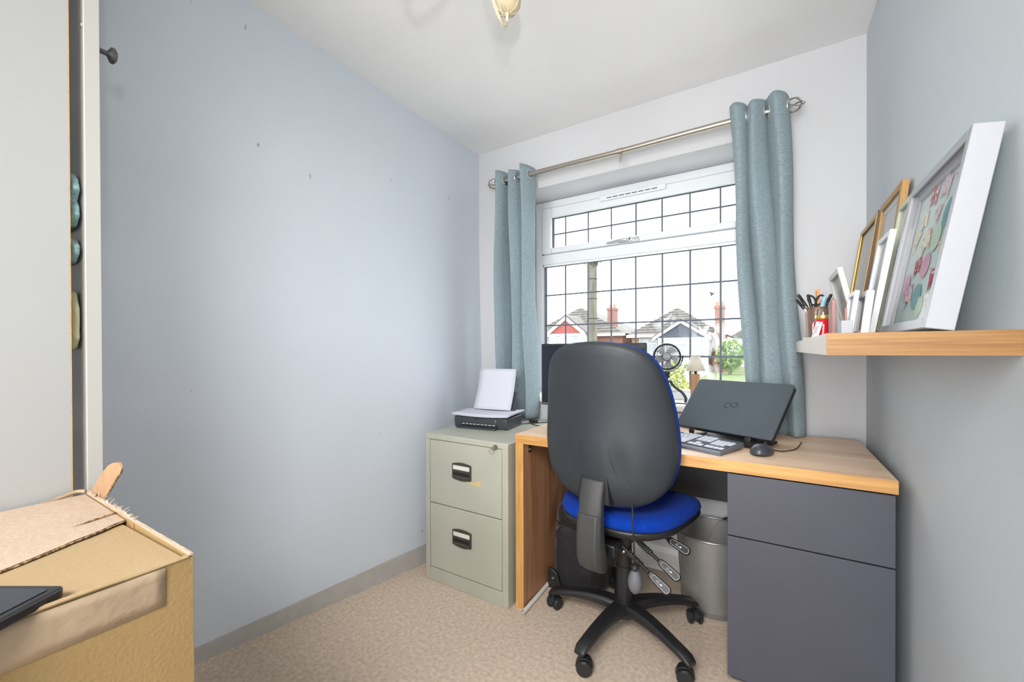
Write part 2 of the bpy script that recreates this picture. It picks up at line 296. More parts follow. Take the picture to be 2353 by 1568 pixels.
# ------------------------------------------------------------------ mesh builder
class MB:
    def __init__(s, T=None): s.v = []; s.f = []; s.T = T or Matrix()
    def add(s, vs_, fs):
        o = len(s.v); s.v += [s.T @ Vector(v) for v in vs_]; s.f += [tuple(i + o for i in f) for f in fs]; return s
    def box(s, x0, x1, y0, y1, z0, z1):
        return s.add([(x0, y0, z0), (x1, y0, z0), (x1, y1, z0), (x0, y1, z0), (x0, y0, z1), (x1, y0, z1), (x1, y1, z1), (x0, y1, z1)],
                     [(0, 3, 2, 1), (4, 5, 6, 7), (0, 1, 5, 4), (1, 2, 6, 5), (2, 3, 7, 6), (3, 0, 4, 7)])
    def hexa(s, p):
        return s.add(p, [(0, 3, 2, 1), (4, 5, 6, 7), (0, 1, 5, 4), (1, 2, 6, 5), (2, 3, 7, 6), (3, 0, 4, 7)])
    def prism(s, pts, y0, y1, axis='y'):
        """pts 2D (a,b) outline extruded along axis"""
        n = len(pts)
        def P(a, b, t): return (a, t, b) if axis == 'y' else ((t, a, b) if axis == 'x' else (a, b, t))
        vs_ = [P(a, b, y0) for a, b in pts] + [P(a, b, y1) for a, b in pts]
        return s.add(vs_, [tuple(range(n))[::-1], tuple(range(n, 2 * n))] + [(i, (i + 1) % n, n + (i + 1) % n, n + i) for i in range(n)])
    def lathe(s, prof, c=(0, 0, 0), n=24, axis='z', cap=True):
        k = len(prof); vs_ = []
        for r, h in prof:
            for i in range(n):
                a = 2 * math.pi * i / n; x, y = r * math.cos(a), r * math.sin(a)
                p = (x, y, h) if axis == 'z' else ((x, h, y) if axis == 'y' else (h, x, y))
                vs_.append((p[0] + c[0], p[1] + c[1], p[2] + c[2]))
        fs = [(j * n + i, j * n + (i + 1) % n, (j + 1) * n + (i + 1) % n, (j + 1) * n + i) for j in range(k - 1) for i in range(n)]
        if cap: fs += [tuple(range(n))[::-1], tuple(range((k - 1) * n, k * n))]
        return s.add(vs_, fs)
    def tube(s, path, r, n=8, cap=True, closed=False):
        path = [Vector(p) for p in path]; k = len(path); rr = r if isinstance(r, (list, tuple)) else [r] * k
        vs_ = []; prev = None
        for i, p in enumerate(path):
            if closed: t = path[(i + 1) % k] - path[i - 1]
            else: t = path[min(i + 1, k - 1)] - path[max(i - 1, 0)]
            t = t.normalized() if t.length > 1e-9 else Vector((0, 0, 1))
            if prev is None:
                a = Vector((0, 0, 1)) if abs(t.z) < 0.9 else Vector((1, 0, 0)); u = t.cross(a).normalized()
            else:
                u = (prev - t * prev.dot(t)); u = u.normalized() if u.length > 1e-9 else t.orthogonal().normalized()
            prev = u; v = t.cross(u)
            for j in range(n):
                a = 2 * math.pi * j / n; vs_.append(p + rr[i] * (math.cos(a) * u + math.sin(a) * v))
        m = k if closed else k - 1
        fs = [(i * n + j, i * n + (j + 1) % n, ((i + 1) % k) * n + (j + 1) % n, ((i + 1) % k) * n + j) for i in range(m) for j in range(n)]
        if cap and not closed: fs += [tuple(range(n))[::-1], tuple(range((k - 1) * n, k * n))]
        return s.add(vs_, fs)
    def sweep(s, path, secs):
        """rectangular-section bar through path, secs = list of (halfwidth dir, halfheight dir) vectors"""
        vs_ = []
        for p, (a, b) in zip(path, secs):
            p = Vector(p); a = Vector(a); b = Vector(b)
            vs_ += [p - a * 0.75 - b, p + a * 0.75 - b, p + a - b * 0.6, p + a + b * 0.5, p + a * 0.7 + b, p - a * 0.7 + b, p - a + b * 0.5, p - a - b * 0.6]
        k = len(path)
        fs = [(i * 8 + j, i * 8 + (j + 1) % 8, (i + 1) * 8 + (j + 1) % 8, (i + 1) * 8 + j) for i in range(k - 1) for j in range(8)]
        fs += [tuple(range(8))[::-1], tuple(range((k - 1) * 8, k * 8))]
        return s.add(vs_, fs)
    def sphere(s, c, r, nu=14, nv=8):
        rx, ry, rz = r if isinstance(r, (tuple, list)) else (r, r, r)
        vs_ = [(c[0], c[1], c[2] - rz)]
        for j in range(1, nv):
            th = math.pi * j / nv - math.pi / 2
            for i in range(nu):
                a = 2 * math.pi * i / nu; vs_.append((c[0] + rx * math.cos(th) * math.cos(a), c[1] + ry * math.cos(th) * math.sin(a), c[2] + rz * math.sin(th)))
        vs_.append((c[0], c[1], c[2] + rz)); L = len(vs_) - 1
        fs = [(0, 1 + (i + 1) % nu, 1 + i) for i in range(nu)]
        for j in range(nv - 2):
            for i in range(nu):
                a = 1 + j * nu; fs.append((a + i, a + (i + 1) % nu, a + nu + (i + 1) % nu, a + nu + i))
        a = 1 + (nv - 2) * nu; fs += [(a + i, a + (i + 1) % nu, L) for i in range(nu)]
        return s.add(vs_, fs)
    def grid(s, fn, nu, nv):
        vs_ = [fn(i / nu, j / nv) for j in range(nv + 1) for i in range(nu + 1)]
        fs = [(j * (nu + 1) + i, j * (nu + 1) + i + 1, (j + 1) * (nu + 1) + i + 1, (j + 1) * (nu + 1) + i) for j in range(nv) for i in range(nu)]
        return s.add(vs_, fs)
    def build(s, name, m, parent=None, bevel=0.0, seg=2, smooth=False, solid=0.0, subsurf=0, auto=True, offset=0.0):
        base = world_loc(parent) if parent else Vector((0, 0, 0))
        me = bpy.data.meshes.new(name)
        if parent is None:   # own origin at the base of the thing
            xs = [v.x for v in s.v]; ys = [v.y for v in s.v]; zs = [v.z for v in s.v]
            base = Vector(((min(xs) + max(xs)) / 2, (min(ys) + max(ys)) / 2, min(zs)))
        me.from_pydata([tuple(v - base) for v in s.v], [], s.f); me.validate()
        bm = bmesh.new(); bm.from_mesh(me); bmesh.ops.recalc_face_normals(bm, faces=bm.faces); bm.to_mesh(me); bm.free()
        me.materials.append(m if not isinstance(m, str) else M[m])
        o = bpy.data.objects.new(name, me); col.objects.link(o)
        if parent: o.parent = parent
        else: o.location = base
        o['_w'] = 0; del o['_w']
        if solid:
            md = o.modifiers.new('solid', 'SOLIDIFY'); md.thickness = solid; md.offset = offset
        if bevel:
            md = o.modifiers.new('bevel', 'BEVEL'); md.width = bevel; md.segments = seg; md.limit_method = 'ANGLE'; md.angle_limit = R(40)
        if subsurf:
            md = o.modifiers.new('sub', 'SUBSURF'); md.levels = subsurf; md.render_levels = subsurf
        if smooth or bevel or subsurf:
            for p in me.polygons: p.use_smooth = True
            if auto:
                try:
                    bm = bmesh.new(); bm.from_mesh(me)
                    for e in bm.edges:
                        if len(e.link_faces) == 2 and e.calc_face_angle(0) > R(38): e.smooth = False
                    bm.to_mesh(me); bm.free()
                except Exception: pass
        return o

def world_loc(o):
    v = Vector((0, 0, 0))
    while o is not None: v += o.location; o = o.parent
    return v
def tag(o, label=None, cat=None, group=None, kind=None):
    if label: o['label'] = label
    if cat: o['category'] = cat
    if group: o['group'] = group
    if kind: o['kind'] = kind
    return o
def thing(name, loc, label, cat, group=None):
    o = bpy.data.objects.new(name, None); col.objects.link(o); o.location = loc; o.empty_display_size = 0.05
    return tag(o, label, cat, group)
def struct(o): o['kind'] = 'structure'; return o
def rx(a): return Matrix.Rotation(a, 4, 'X')
def ry(a): return Matrix.Rotation(a, 4, 'Y')
def rz(a): return Matrix.Rotation(a, 4, 'Z')
def tr(x, y, z): return Matrix.Translation((x, y, z))
def bez(pts, n=16):
    """Catmull-Rom through pts"""
    P = [Vector(p) for p in pts]; P = [P[0] * 2 - P[1]] + P + [P[-1] * 2 - P[-2]]; out = []
    for i in range(1, len(P) - 2):
        for j in range(n):
            t = j / n; a, b, c, d = P[i - 1:i + 3]
            out.append(0.5 * ((2 * b) + (c - a) * t + (2 * a - 5 * b + 4 * c - d) * t * t + (3 * b - a - 3 * c + d) * t ** 3))
    out.append(P[-2]); return out
def text_mb(body, size, T, depth=0.0004, bold=False):
    cu = bpy.data.curves.new('txt', 'FONT'); cu.body = body; cu.size = size; cu.extrude = depth; cu.align_x = 'CENTER'; cu.align_y = 'CENTER'
    if bold: cu.offset = size * 0.02
    o = bpy.data.objects.new('txt', cu); col.objects.link(o)
    dg = bpy.context.evaluated_depsgraph_get(); me = bpy.data.meshes.new_from_object(o.evaluated_get(dg))
    mb = MB(T); mb.add([tuple(v.co) for v in me.vertices], [tuple(p.vertices) for p in me.polygons])
    bpy.data.objects.remove(o); bpy.data.curves.remove(cu); bpy.data.meshes.remove(me)
    return mb

# ================================================================== ROOM SHELL
XL, XR, YW, YB, ZC = -1.575, 0.322, 2.13, -3.30, 2.333
TW = 0.12
struct(MB().box(XL - TW - 0.25, XR + TW, YB - TW, YW + 0.45, -0.1, 0.0).build('floor', 'carpet'))
struct(MB().box(XL - TW - 0.05, XR + TW, YB - TW, YW + 0.45, ZC, ZC + 0.1).build('ceiling', 'ceiling'))
# left wall, slightly out of true towards the floor (as in the photograph)
def left_x(y, z):
    yy = min(max(y, 0.45), 1.62)
    xb = -1.505 + 0.2174 * (yy - 1.56)
    if y > 1.62: xb += (XL - xb) * min(1, (y - 1.62) / 0.45) * 0.6
    if y < 0.45: xb += (XL - xb) * min(1, (0.45 - y) / 0.8)
    t = min(1, max(0, z / 1.9)); t = t * t * (3 - 2 * t)
    return xb + (XL - xb) * t
mb = MB()
mb.grid(lambda u, v: (left_x(YB + (YW + 0.02 - YB) * u, ZC * v), YB + (YW + 0.02 - YB) * u, ZC * v), 60, 24)
mb.grid(lambda u, v: (XL - TW - 0.22, YB + (YW + 0.02 - YB) * u, ZC * v), 1, 1)
n1 = 61 * 25
wl = mb.build('wall_left', 'wall_blue', smooth=True); struct(wl)
struct(MB().box(XR, XR + TW, YB, YW + 0.02, 0, ZC).build('wall_right', mat('blue_grey_paint_right', (200, 207, 212), rough=0.6, var=0.02, vscale=1.5, bump=0.05, bscale=260, spec=0.35)))
struct(MB().box(XL - TW, XR + TW, YB - TW, YB, 0, ZC).build('wall_back', 'wall_white'))
# window wall with reveal
WX0, WX1, WZ0, WZ1 = -1.285, 0.035, 0.79, 2.032
mb = MB()
mb.box(XL - 0.02, WX0, YW, YW + 0.30, 0, ZC); mb.box(WX1, XR + 0.02, YW, YW + 0.30, 0, ZC)
mb.box(WX0, WX1, YW, YW + 0.30, 0, WZ0); mb.box(WX0, WX1, YW, YW + 0.30, WZ1, ZC)
struct(mb.build('wall_window', 'wall_white'))
# skirting boards
mb = MB()
def sk(u, v):
    y = 0.25 + (1.60 - 0.25) * u; h = 0.05 + 0.045 * min(1, max(0, (y - 0.6) / 0.95))
    return (left_x(y, 0) + 0.012 * (1 - v * 0.4) , y, h * v)
mb.grid(sk, 30, 3)
mb.grid(lambda u, v: (sk(u, 1)[0] - 0.016 * v, sk(u, 1)[1], sk(u, 1)[2]), 30, 1)
struct(mb.build('baseboard_left', 'skirting'))
mb = MB(); prof = [(0, 0), (-0.018, 0), (-0.018, 0.075), (-0.014, 0.08), (-0.016, 0.09), (-0.012, 0.10), (-0.006, 0.115), (0, 0.12)]
mb.prism([(YW + a, b) for a, b in prof], XL + 0.1, XR - 0.001, 'x')
struct(mb.build('baseboard_front', 'white_gloss'))
# window board
struct(MB().box(WX0 - 0.03, WX1 + 0.03, YW - 0.03, YW + 0.225, 0.79, 0.82).build('trim_1', 'white_gloss', bevel=0.006))

# ================================================================== WINDOW
FY = 2.35
win = bpy.data.objects.new('window_1', None); col.objects.link(win); win.location = (-0.62, FY, 0.82); struct(win)
mb = MB()
fx0, fx1, fz0, fz1 = WX0 + 0.001, WX1 - 0.001, 0.821, WZ1 - 0.001
mb.box(fx0, -1.236, FY, FY + 0.07, fz0, fz1); mb.box(-0.012, fx1, FY, FY + 0.07, fz0, fz1)
mb.box(-1.236, -0.012, FY, FY + 0.07, fz0, 0.862); mb.box(-1.236, -0.012, FY, FY + 0.07, 1.632, 1.694); mb.box(-1.236, -0.012, FY, FY + 0.07, 1.985, fz1)
mb.build('window_frame', 'upvc', win, bevel=0.004)
mb = MB()   # glazing beads of the fixed light
for x0, x1, z0, z1 in ((-1.236, -1.227, 0.862, 1.632), (-0.021, -0.012, 0.862, 1.632), (-1.236, -0.012, 0.862, 0.877), (-1.236, -0.012, 1.618, 1.632)):
    mb.box(x0, x1, FY + 0.006, FY + 0.03, z0, z1)
mb.build('glazing_bead', 'upvc', win, bevel=0.002)
mb = MB()   # opening sash
mb.box(-1.232, -1.169, FY - 0.014, FY + 0.04, 1.697, 1.983); mb.box(-0.079, -0.016, FY - 0.014, FY + 0.04, 1.697, 1.983)
mb.box(-1.169, -0.079, FY - 0.014, FY + 0.04, 1.697, 1.731); mb.box(-1.169, -0.079, FY - 0.014, FY + 0.04, 1.922, 1.983)
mb.build('sash', 'upvc', win, bevel=0.005)
mb = MB()   # dark gaskets
for x0, x1, z0, z1 in ((-1.2365, -1.2315, 1.694, 1.986), (-1.2365, -0.012, 1.982, 1.9865), (-0.0165, -0.0115, 1.694, 1.986)):
    mb.box(x0, x1, FY - 0.002, FY + 0.02, z0, z1)
for x0, x1, z0, z1 in ((-1.227, -0.021, 1.6155, 1.6185), (-1.169, -0.079, 1.9195, 1.9225), (-1.2275, -1.225, 0.877, 1.617), (-1.1695, -1.167, 1.731, 1.921)):
    mb.box(x0, x1, FY + 0.008, FY + 0.028, z0, z1)
mb.build('gasket', 'gasket', win)
MB().box(-1.229, -0.018, FY + 0.018, FY + 0.024, 0.875, 1.62).build('pane', 'glass', win)
MB().box(-1.171, -0.077, FY + 0.014, FY + 0.020, 1.729, 1.924).build('pane', 'glass', win)
xs = [-1.217, -1.083, -0.935, -0.791, -0.648, -0.503, -0.361, -0.216, -0.073]
mb = MB()
for x in xs: mb.box(x - 0.0048, x + 0.0048, FY + 0.0155, FY + 0.018, 0.877, 1.618)
for z in (1.437, 1.245, 1.052): mb.box(-1.227, -0.021, FY + 0.0150, FY + 0.0175, z - 0.0048, z + 0.0048)
mb.build('leaded_grid', 'lead', win)
mb = MB()
for x in [-1.161, -1.079, -0.931, -0.788, -0.645, -0.503, -0.361, -0.216]: mb.box(x - 0.0046, x + 0.0046, FY + 0.0115, FY + 0.014, 1.731, 1.922)
mb.box(-1.169, -0.079, FY + 0.011, FY + 0.0135, 1.813, 1.8225)
mb.build('leaded_grid', 'lead', win)
v = MB().box(-0.845, -0.475, FY - 0.034, FY - 0.0145, 1.955, 1.985).build('trickle_vent', 'upvc', win, bevel=0.005)
mb = MB()
for i in range(8): mb.box(-0.80 + i * 0.036, -0.80 + i * 0.036 + 0.029, FY - 0.0355, FY - 0.033, 1.9635, 1.9675)
mb.build('vent_slot', 'black_matt', v)
h = MB().box(-0.735, -0.62, FY - 0.0235, FY - 0.014, 1.696, 1.722).build('window_handle', 'chrome', win, bevel=0.006, seg=3)
MB().tube(bez([(-0.665, FY - 0.028, 1.709), (-0.70, FY - 0.040, 1.709), (-0.74, FY - 0.040, 1.708), (-0.80, FY - 0.036, 1.704)], 6), [0.010] * 7 + [0.009] * 6 + [0.007] * 6, 10).build('lever', 'chrome', h, smooth=True)
MB().lathe([(0.004, FY - 0.0425), (0.0115, FY - 0.041), (0.0125, FY - 0.024)], (-0.665, 0, 1.709), 20, 'y').build('pivot', 'chrome', h, smooth=True)
MB().lathe([(0.0045, FY - 0.0432), (0.0045, FY - 0.0415)], (-0.665, 0, 1.709), 12, 'y').build('keyhole', 'black_matt', h)

# ================================================================== CURTAIN ROD
rod = thing('curtain_rod', (-0.65, 2.04, 2.07), 'brushed nickel curtain rod with cage finials above the window', 'curtain rod')
rp = bez([(-1.375, 2.04, 2.083), (-0.95, 2.04, 2.082), (-0.64, 2.04, 2.079), (-0.3, 2.04, 2.083), (0.052, 2.04, 2.083)], 4)
MB().tube(rp, 0.0135, 20).build('rod', 'steel_brushed', rod, smooth=True)
MB().tube([(-0.655, 2.04, 2.079), (-0.625, 2.04, 2.079)], 0.0155, 20).build('joint_collar', 'steel_brushed', rod, smooth=True)
for x in (-1.32, 0.0):
    mb = MB(); mb.tube([(x, YW - 0.001, 2.062), (x, 2.06, 2.062), (x, 2.035, 2.060)], 0.006, 10)
    mb.box(x - 0.0085, x + 0.0085, YW - 0.005, YW - 0.0005, 2.018, 2.10)
    mb.box(x - 0.009, x + 0.009, 2.028, 2.054, 2.056, 2.068)
    mb.build('bracket', 'steel_brushed', rod, bevel=0.001)
mb = MB(); mb.box(-0.639, -0.627, 2.038, 2.041, 2.026, 2.068); mb.build('hook_tab', 'steel_brushed', rod, bevel=0.001)
for sgn, x0 in ((1, 0.054), (-1, -1.377)):
    mb = MB(); L_ = 0.054; RC = 0.0265
    for k in range(6):
        path = []
        for j in range(13):
            t = j / 12; a = k * math.pi / 3 + t * 0.9 * sgn; r_ = 0.003 + RC * math.sin(math.pi * min(1, t * 0.98 + 0.02)) ** 0.55
            path.append((x0 + sgn * L_ * t, 2.04 + r_ * math.cos(a), 2.083 + r_ * math.sin(a)))
        mb.tube(path, 0.0026, 6)
    mb.tube([(x0 - sgn * 0.008, 2.04, 2.083), (x0 + sgn * 0.006, 2.04, 2.083)], 0.0155, 16)
    mb.sphere((x0 + sgn * (L_ + 0.005), 2.04, 2.083), 0.0065)
    mb.build('finial', 'steel_brushed', rod, smooth=True)

# ================================================================== CURTAINS
def curtain(name, label, xt0, xt1, xb0, xb1, zt, zb, waves, amp, phase, seed, lap=1.0, eyes=()):
    rnd = random.Random(seed); ph = [rnd.uniform(-0.5, 0.5) for _ in range(8)]
    root = thing(name, ((xb0 + xb1) / 2, 2.04, zb), label, 'curtain', 'teal curtains at the window')
    def pos(u, v):
        z = zt + (zb - zt) * v
        x0 = xt0 + (xb0 - xt0) * v; x1 = xt1 + (xb1 - xt1) * v
        a = amp * (1 - 0.12 * v + 0.10 * math.sin(3 * v + u * 4 + ph[1])) * (0.86 + 0.22 * math.sin(9.0 * u + 2 * ph[6]))
        w_ = 2 * math.pi * (waves * u) + phase + 0.55 * math.sin(2 * math.pi * u + 3 * ph[7]) + 0.45 * v * math.sin(2.5 * u * math.pi + ph[2]) + 0.25 * math.sin(5 * v + ph[3])
        s_ = math.sin(w_)
        y = 2.04 + a * (abs(s_) ** 0.8) * (1 if s_ > 0 else -1)
        x = x0 + (x1 - x0) * (u + lap * (math.cos(w_) - math.cos(phase)) / (2 * math.pi * waves)) + 0.006 * math.sin(2 * w_ + 0.8) + 0.006 * math.sin(9 * v + 7 * u)
        y += 0.006 * math.sin(14 * v + 9 * u + ph[4]) * v
        zz = z + (0.008 * math.sin(w_ * 0.5 + ph[5]) if v == 0 else 0)
        return (x, y, zz)
    mb = MB(); mb.grid(pos, 150, 60)
    mb.build('curtain_panel', 'curtain', root, smooth=True, solid=0.003, auto=False)
    vv = (zt - 2.083) / (zt - zb); us = [i / 600 for i in range(601)]
    cr_ = [a for a, b in zip(us, us[1:]) if (pos(a, vv)[1] - 2.04) * (pos(b, vv)[1] - 2.04) <= 0]
    for u in cr_:
        p = Vector(pos(u, vv)); q = Vector(pos(min(1, u + 0.004), vv)); d = (q - p).normalized()
        c = Vector((p.x, 2.04, 2.083)); path = []
        e1 = d; e2 = Vector((0, 0, 1))
        for j in range(20): a = 2 * math.pi * j / 20; path.append(c + 0.024 * (math.cos(a) * e1 + math.sin(a) * e2))
        MB().tube(path, 0.0035, 8, closed=True).build('eyelet', 'chrome', root, smooth=True)
    return root
curtain('curtain', 'teal-grey eyelet curtain hanging behind the printer, left of the window', -1.380, -1.154, -1.390, -1.126, 2.128, 0.708, 2.75, 0.054, 2.354, 3, lap=0.35, eyes=(0.16, 0.34, 0.52, 0.70, 0.88))
curtain('curtain', 'teal-grey eyelet curtain right of the window, its hem on the desk behind the laptop', -0.155, 0.040, -0.09, 0.100, 2.132, 0.739, 2.75, 0.054, 3.4, 11, lap=1.45, eyes=(0.06, 0.24, 0.42, 0.60, 0.78, 0.95))

# ================================================================== DESK
DT = 0.735
desk = thing('desk', (-0.315, 1.78, 0), 'oak-topped desk with slate grey drawer cupboard, under the window', 'desk')
MB().box(-0.915, 0.292, 1.489, 2.077, DT - 0.0375, DT).build('desktop', 'oak_top', desk, bevel=0.0012)
MB().box(-0.915, 0.2922, 1.4875, 1.4893, DT - 0.0375, DT - 0.0006).build('edge_band', 'oak_edge', desk)
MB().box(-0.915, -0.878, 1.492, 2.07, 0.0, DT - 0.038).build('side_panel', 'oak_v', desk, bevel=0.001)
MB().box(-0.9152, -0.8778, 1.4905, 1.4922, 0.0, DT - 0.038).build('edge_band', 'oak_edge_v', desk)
MB().box(-0.878, -0.118, 2.045, 2.061, 0.415, DT - 0.038).build('modesty_panel', 'charcoal', desk)
cb = MB().box(-0.118, 0.288, 1.516, 2.06, 0.035, DT - 0.0385).build('cupboard', 'slate', desk)
MB().box(-0.108, 0.276, 1.545, 2.055, 0.0, 0.034).build('plinth', 'slate', desk)
MB().box(-0.1175, 0.2885, 1.498, 1.514, 0.4925, 0.6905).build('drawer', 'slate', desk, bevel=0.001)
MB().box(-0.1175, 0.2885, 1.498, 1.514, 0.036, 0.4885).build('cupboard_door', 'slate', desk, bevel=0.001)
mb = MB(); mb.box(-0.877, -0.8745, 1.530, 1.552, 0.652, 0.6965); mb.box(-0.877, -0.862, 1.530, 1.552, 0.6945, 0.697); mb.sphere((-0.872, 1.541, 0.665), 0.004)
mb.build('bracket', 'steel_brushed', desk)

# ================================================================== FILING CABINET
cab = thing('filing_cabinet', (-1.16, 1.76, 0), 'grey-green steel two-drawer filing cabinet beside the oak desk', 'filing cabinet')
cx0, cx1, cy0, cy1, ch = -1.399, -0.932, 1.456, 2.078, 0.696
mb = MB()
mb.box(cx0, cx0 + 0.026, cy0, cy1, 0.0, ch - 0.022); mb.box(cx1 - 0.030, cx1, cy0, cy1, 0.0, ch - 0.022)
mb.box(cx0 + 0.026, cx1 - 0.03, cy0, cy1, 0.0, 0.062); mb.box(cx0 + 0.026, cx1 - 0.03, cy0 + 0.03, cy1, 0.062, ch - 0.022)
mb.build('body', 'cab_metal', cab, bevel=0.002)
MB().box(cx0 - 0.001, cx1 + 0.001, cy0 - 0.001, cy1, ch - 0.026, ch).build('top', 'cab_metal', cab, bevel=0.003)
for z0, z1, hz in ((0.3715, 0.668, 0.545), (0.0655, 0.3675, 0.243)):
    d = MB().box(cx0 + 0.0285, cx1 - 0.0325, cy0 + 0.001, cy0 + 0.028, z0, z1).build('drawer', 'cab_metal', cab, bevel=0.002)
    hx0, hx1 = -1.231, -1.124
    n = 10
    def arc(zc, s_, dz): return [(hx0 + (hx1 - hx0) * i / n, zc + s_ * dz * math.sin(math.pi * i / n)) for i in range(n + 1)]
    hd = MB(); z_lo, z_hi = hz - 0.036, hz + 0.030
    outl = [(hx0, z_lo)] + arc(z_lo, -1, 0.008)[1:-1] + [(hx1, z_lo), (hx1, z_hi)] + arc(z_hi, 1, 0.008)[1:-1][::-1] + [(hx0, z_hi)]
    hd.prism(outl, cy0 - 0.006, cy0 + 0.0005)
    hh = hd.build('handle', 'handle_brown', d, bevel=0.0015)
    MB().box(hx0 + 0.007, hx1 - 0.007, cy0 - 0.0068, cy0 - 0.0058, hz + 0.005, hz + 0.024).build('label_card', 'label_white', hh)
    MB().box(hx0 + 0.008, hx1 - 0.008, cy0 - 0.0066, cy0 - 0.0058, hz - 0.020, hz - 0.006).build('finger_recess', 'black_matt', hh)
    MB().box(hx0 + 0.008, hx1 - 0.008, cy0 - 0.012, cy0 - 0.006, hz - 0.034, hz - 0.022).build('grip_lip', 'handle_brown', hh, bevel=0.003)
mb = MB(); mb.add([(-1.150, cy0 + 0.0003, 0.497), (-1.074, cy0 + 0.0003, 0.488), (-1.072, cy0 + 0.0003, 0.516), (-1.10, cy0 + 0.0003, 0.508)], [(0, 1, 2, 3)])
mb.build('glue_stain', mat('yellow_glue_residue', (206, 186, 128), rough=0.6), cab, solid=0.0004)
lk = MB().lathe([(0.0105, cy0 - 0.008), (0.012, cy0 - 0.004), (0.012, cy0)], (-0.992, 0, 0.676), 16, 'y').build('lock', 'steel_brushed', cab, smooth=True)
mb = MB(); mb.box(-0.994, -0.990, cy0 - 0.03, cy0 - 0.008, 0.670, 0.682)
mb.tube([(-0.998 + 0.013 * math.cos(a * 0.42), cy0 - 0.026, 0.663 + 0.013 * math.sin(a * 0.42)) for a in range(15)], 0.0009, 6, closed=True)
mb.build('key_ring', 'steel_brushed', lk, bevel=0.0005)

# ================================================================== PRINTER
T = tr(-1.385, 1.652, 0.697) @ rz(R(7.5))
pr_ = thing('printer', (-1.25, 1.75, 0.697), 'small dark inkjet printer on top of the filing cabinet', 'printer')
pw, pd, ph_ = 0.300, 0.185, 0.056
mb = MB(T); prof = [(0.004, 0.0), (pd, 0.0), (pd, ph_), (0.0, ph_), (-0.002, 0.03)]
mb.prism(prof, 0.0, pw, 'x'); mb.build('body', 'printer', pr_, bevel=0.006, seg=3)
mb = MB(T); mb.box(0.046, 0.246, -0.004, 0.0005, 0.012, 0.022); mb.build('paper_slot', 'black_matt', pr_)
mb = MB(T)
for i in range(9): mb.box(0.050 + i * 0.0215, 0.050 + i * 0.0215 + 0.015, -0.0048, -0.0035, 0.0185, 0.0215)
mb.build('roller', 'label_white', pr_)
mb = MB(T); mb.hexa([(0.030, -0.028, 0.0005), (0.250, -0.028, 0.0005), (0.250, -0.0005, 0.006), (0.030, -0.0005, 0.006), (0.030, -0.028, 0.0045), (0.250, -0.028, 0.0045), (0.250, -0.0005, 0.010), (0.030, -0.0005, 0.010)])
mb.build('output_flap', 'printer', pr_, bevel=0.001)
for x_ in (0.045, 0.246): MB(T).box(x_, x_ + 0.002, -0.0025, 0.0, 0.004, 0.05).build('seam', 'black_matt', pr_)
mb = MB(T); mb.box(0.235, 0.245, -0.0024, -0.0015, 0.036, 0.046); mb.build('button', 'printer_lt', pr_)
mb = MB(T); mb.box(0.118, 0.144, -0.0024, -0.0012, 0.044, 0.049); mb.build('maker_badge', 'black_matt', pr_)
mb = MB(T)   # rear paper support
mb.hexa([(0.022, 0.150, 0.05), (0.278, 0.150, 0.05), (0.278, 0.156, 0.05), (0.022, 0.156, 0.05), (0.030, 0.215, 0.165), (0.262, 0.215, 0.165), (0.262, 0.221, 0.165), (0.030, 0.221, 0.165)])
mb.build('paper_support', 'printer', pr_, bevel=0.002)
mb = MB(T @ tr(0, 0, 0.0565)); 
def ps(u, v): return (-0.012 + 0.322 * u, -0.016 + 0.215 * v, 0.003 + 0.018 * (2 * u - 1) ** 2 * 0.35 + 0.006 * v)
for k in range(4): mb.grid(lambda u, v, k=k: (ps(u, v)[0] + 0.002 * math.sin(k * 2.1), ps(u, v)[1] + 0.0015 * k, ps(u, v)[2] + 0.0016 * k), 12, 4)
tag(mb.build('paper_stack', 'paper', None, smooth=True, solid=0.0008, auto=False), 'white paper lying flat across the top of the printer', 'paper')
mb = MB(T)
mb.grid(lambda u, v: (0.030 + 0.222 * u - 0.0 * v, 0.146 + 0.075 * v + 0.012 * math.sin(v * 3), 0.075 + 0.215 * v), 6, 10)
tag(mb.build('paper_sheet', 'paper', None, smooth=True, solid=0.0015, auto=False), 'white sheet standing upright in the back of the printer', 'paper')

# ================================================================== MONITOR
mon = thing('monitor', (-0.75, 1.95, DT), 'black flat monitor standing behind the office chair', 'monitor')
MB().box(-1.026, -0.482, 1.935, 1.955, 0.802, 1.122).build('bezel', 'black_plastic', mon, bevel=0.004)
MB().box(-1.017, -0.491, 1.9335, 1.9353, 0.820, 1.113).build('screen', 'screen', mon)
MB().box(-1.020, -0.488, 1.9325, 1.9352, 0.8085, 0.8125).build('silver_trim', 'steel_brushed', mon)
MB().box(-0.95, -0.56, 1.953, 1.985, 0.84, 1.08).build('back_housing', 'black_plastic', mon, bevel=0.012)
MB().box(-0.785, -0.725, 1.975, 1.99, DT + 0.006, 0.95).build('stand', 'black_plastic', mon, bevel=0.004)
MB().lathe([(0.11, DT + 0.0005), (0.11, DT + 0.006), (0.10, DT + 0.010)], (-0.755, 1.935, 0), 32).build('base', 'black_plastic', mon, smooth=True)

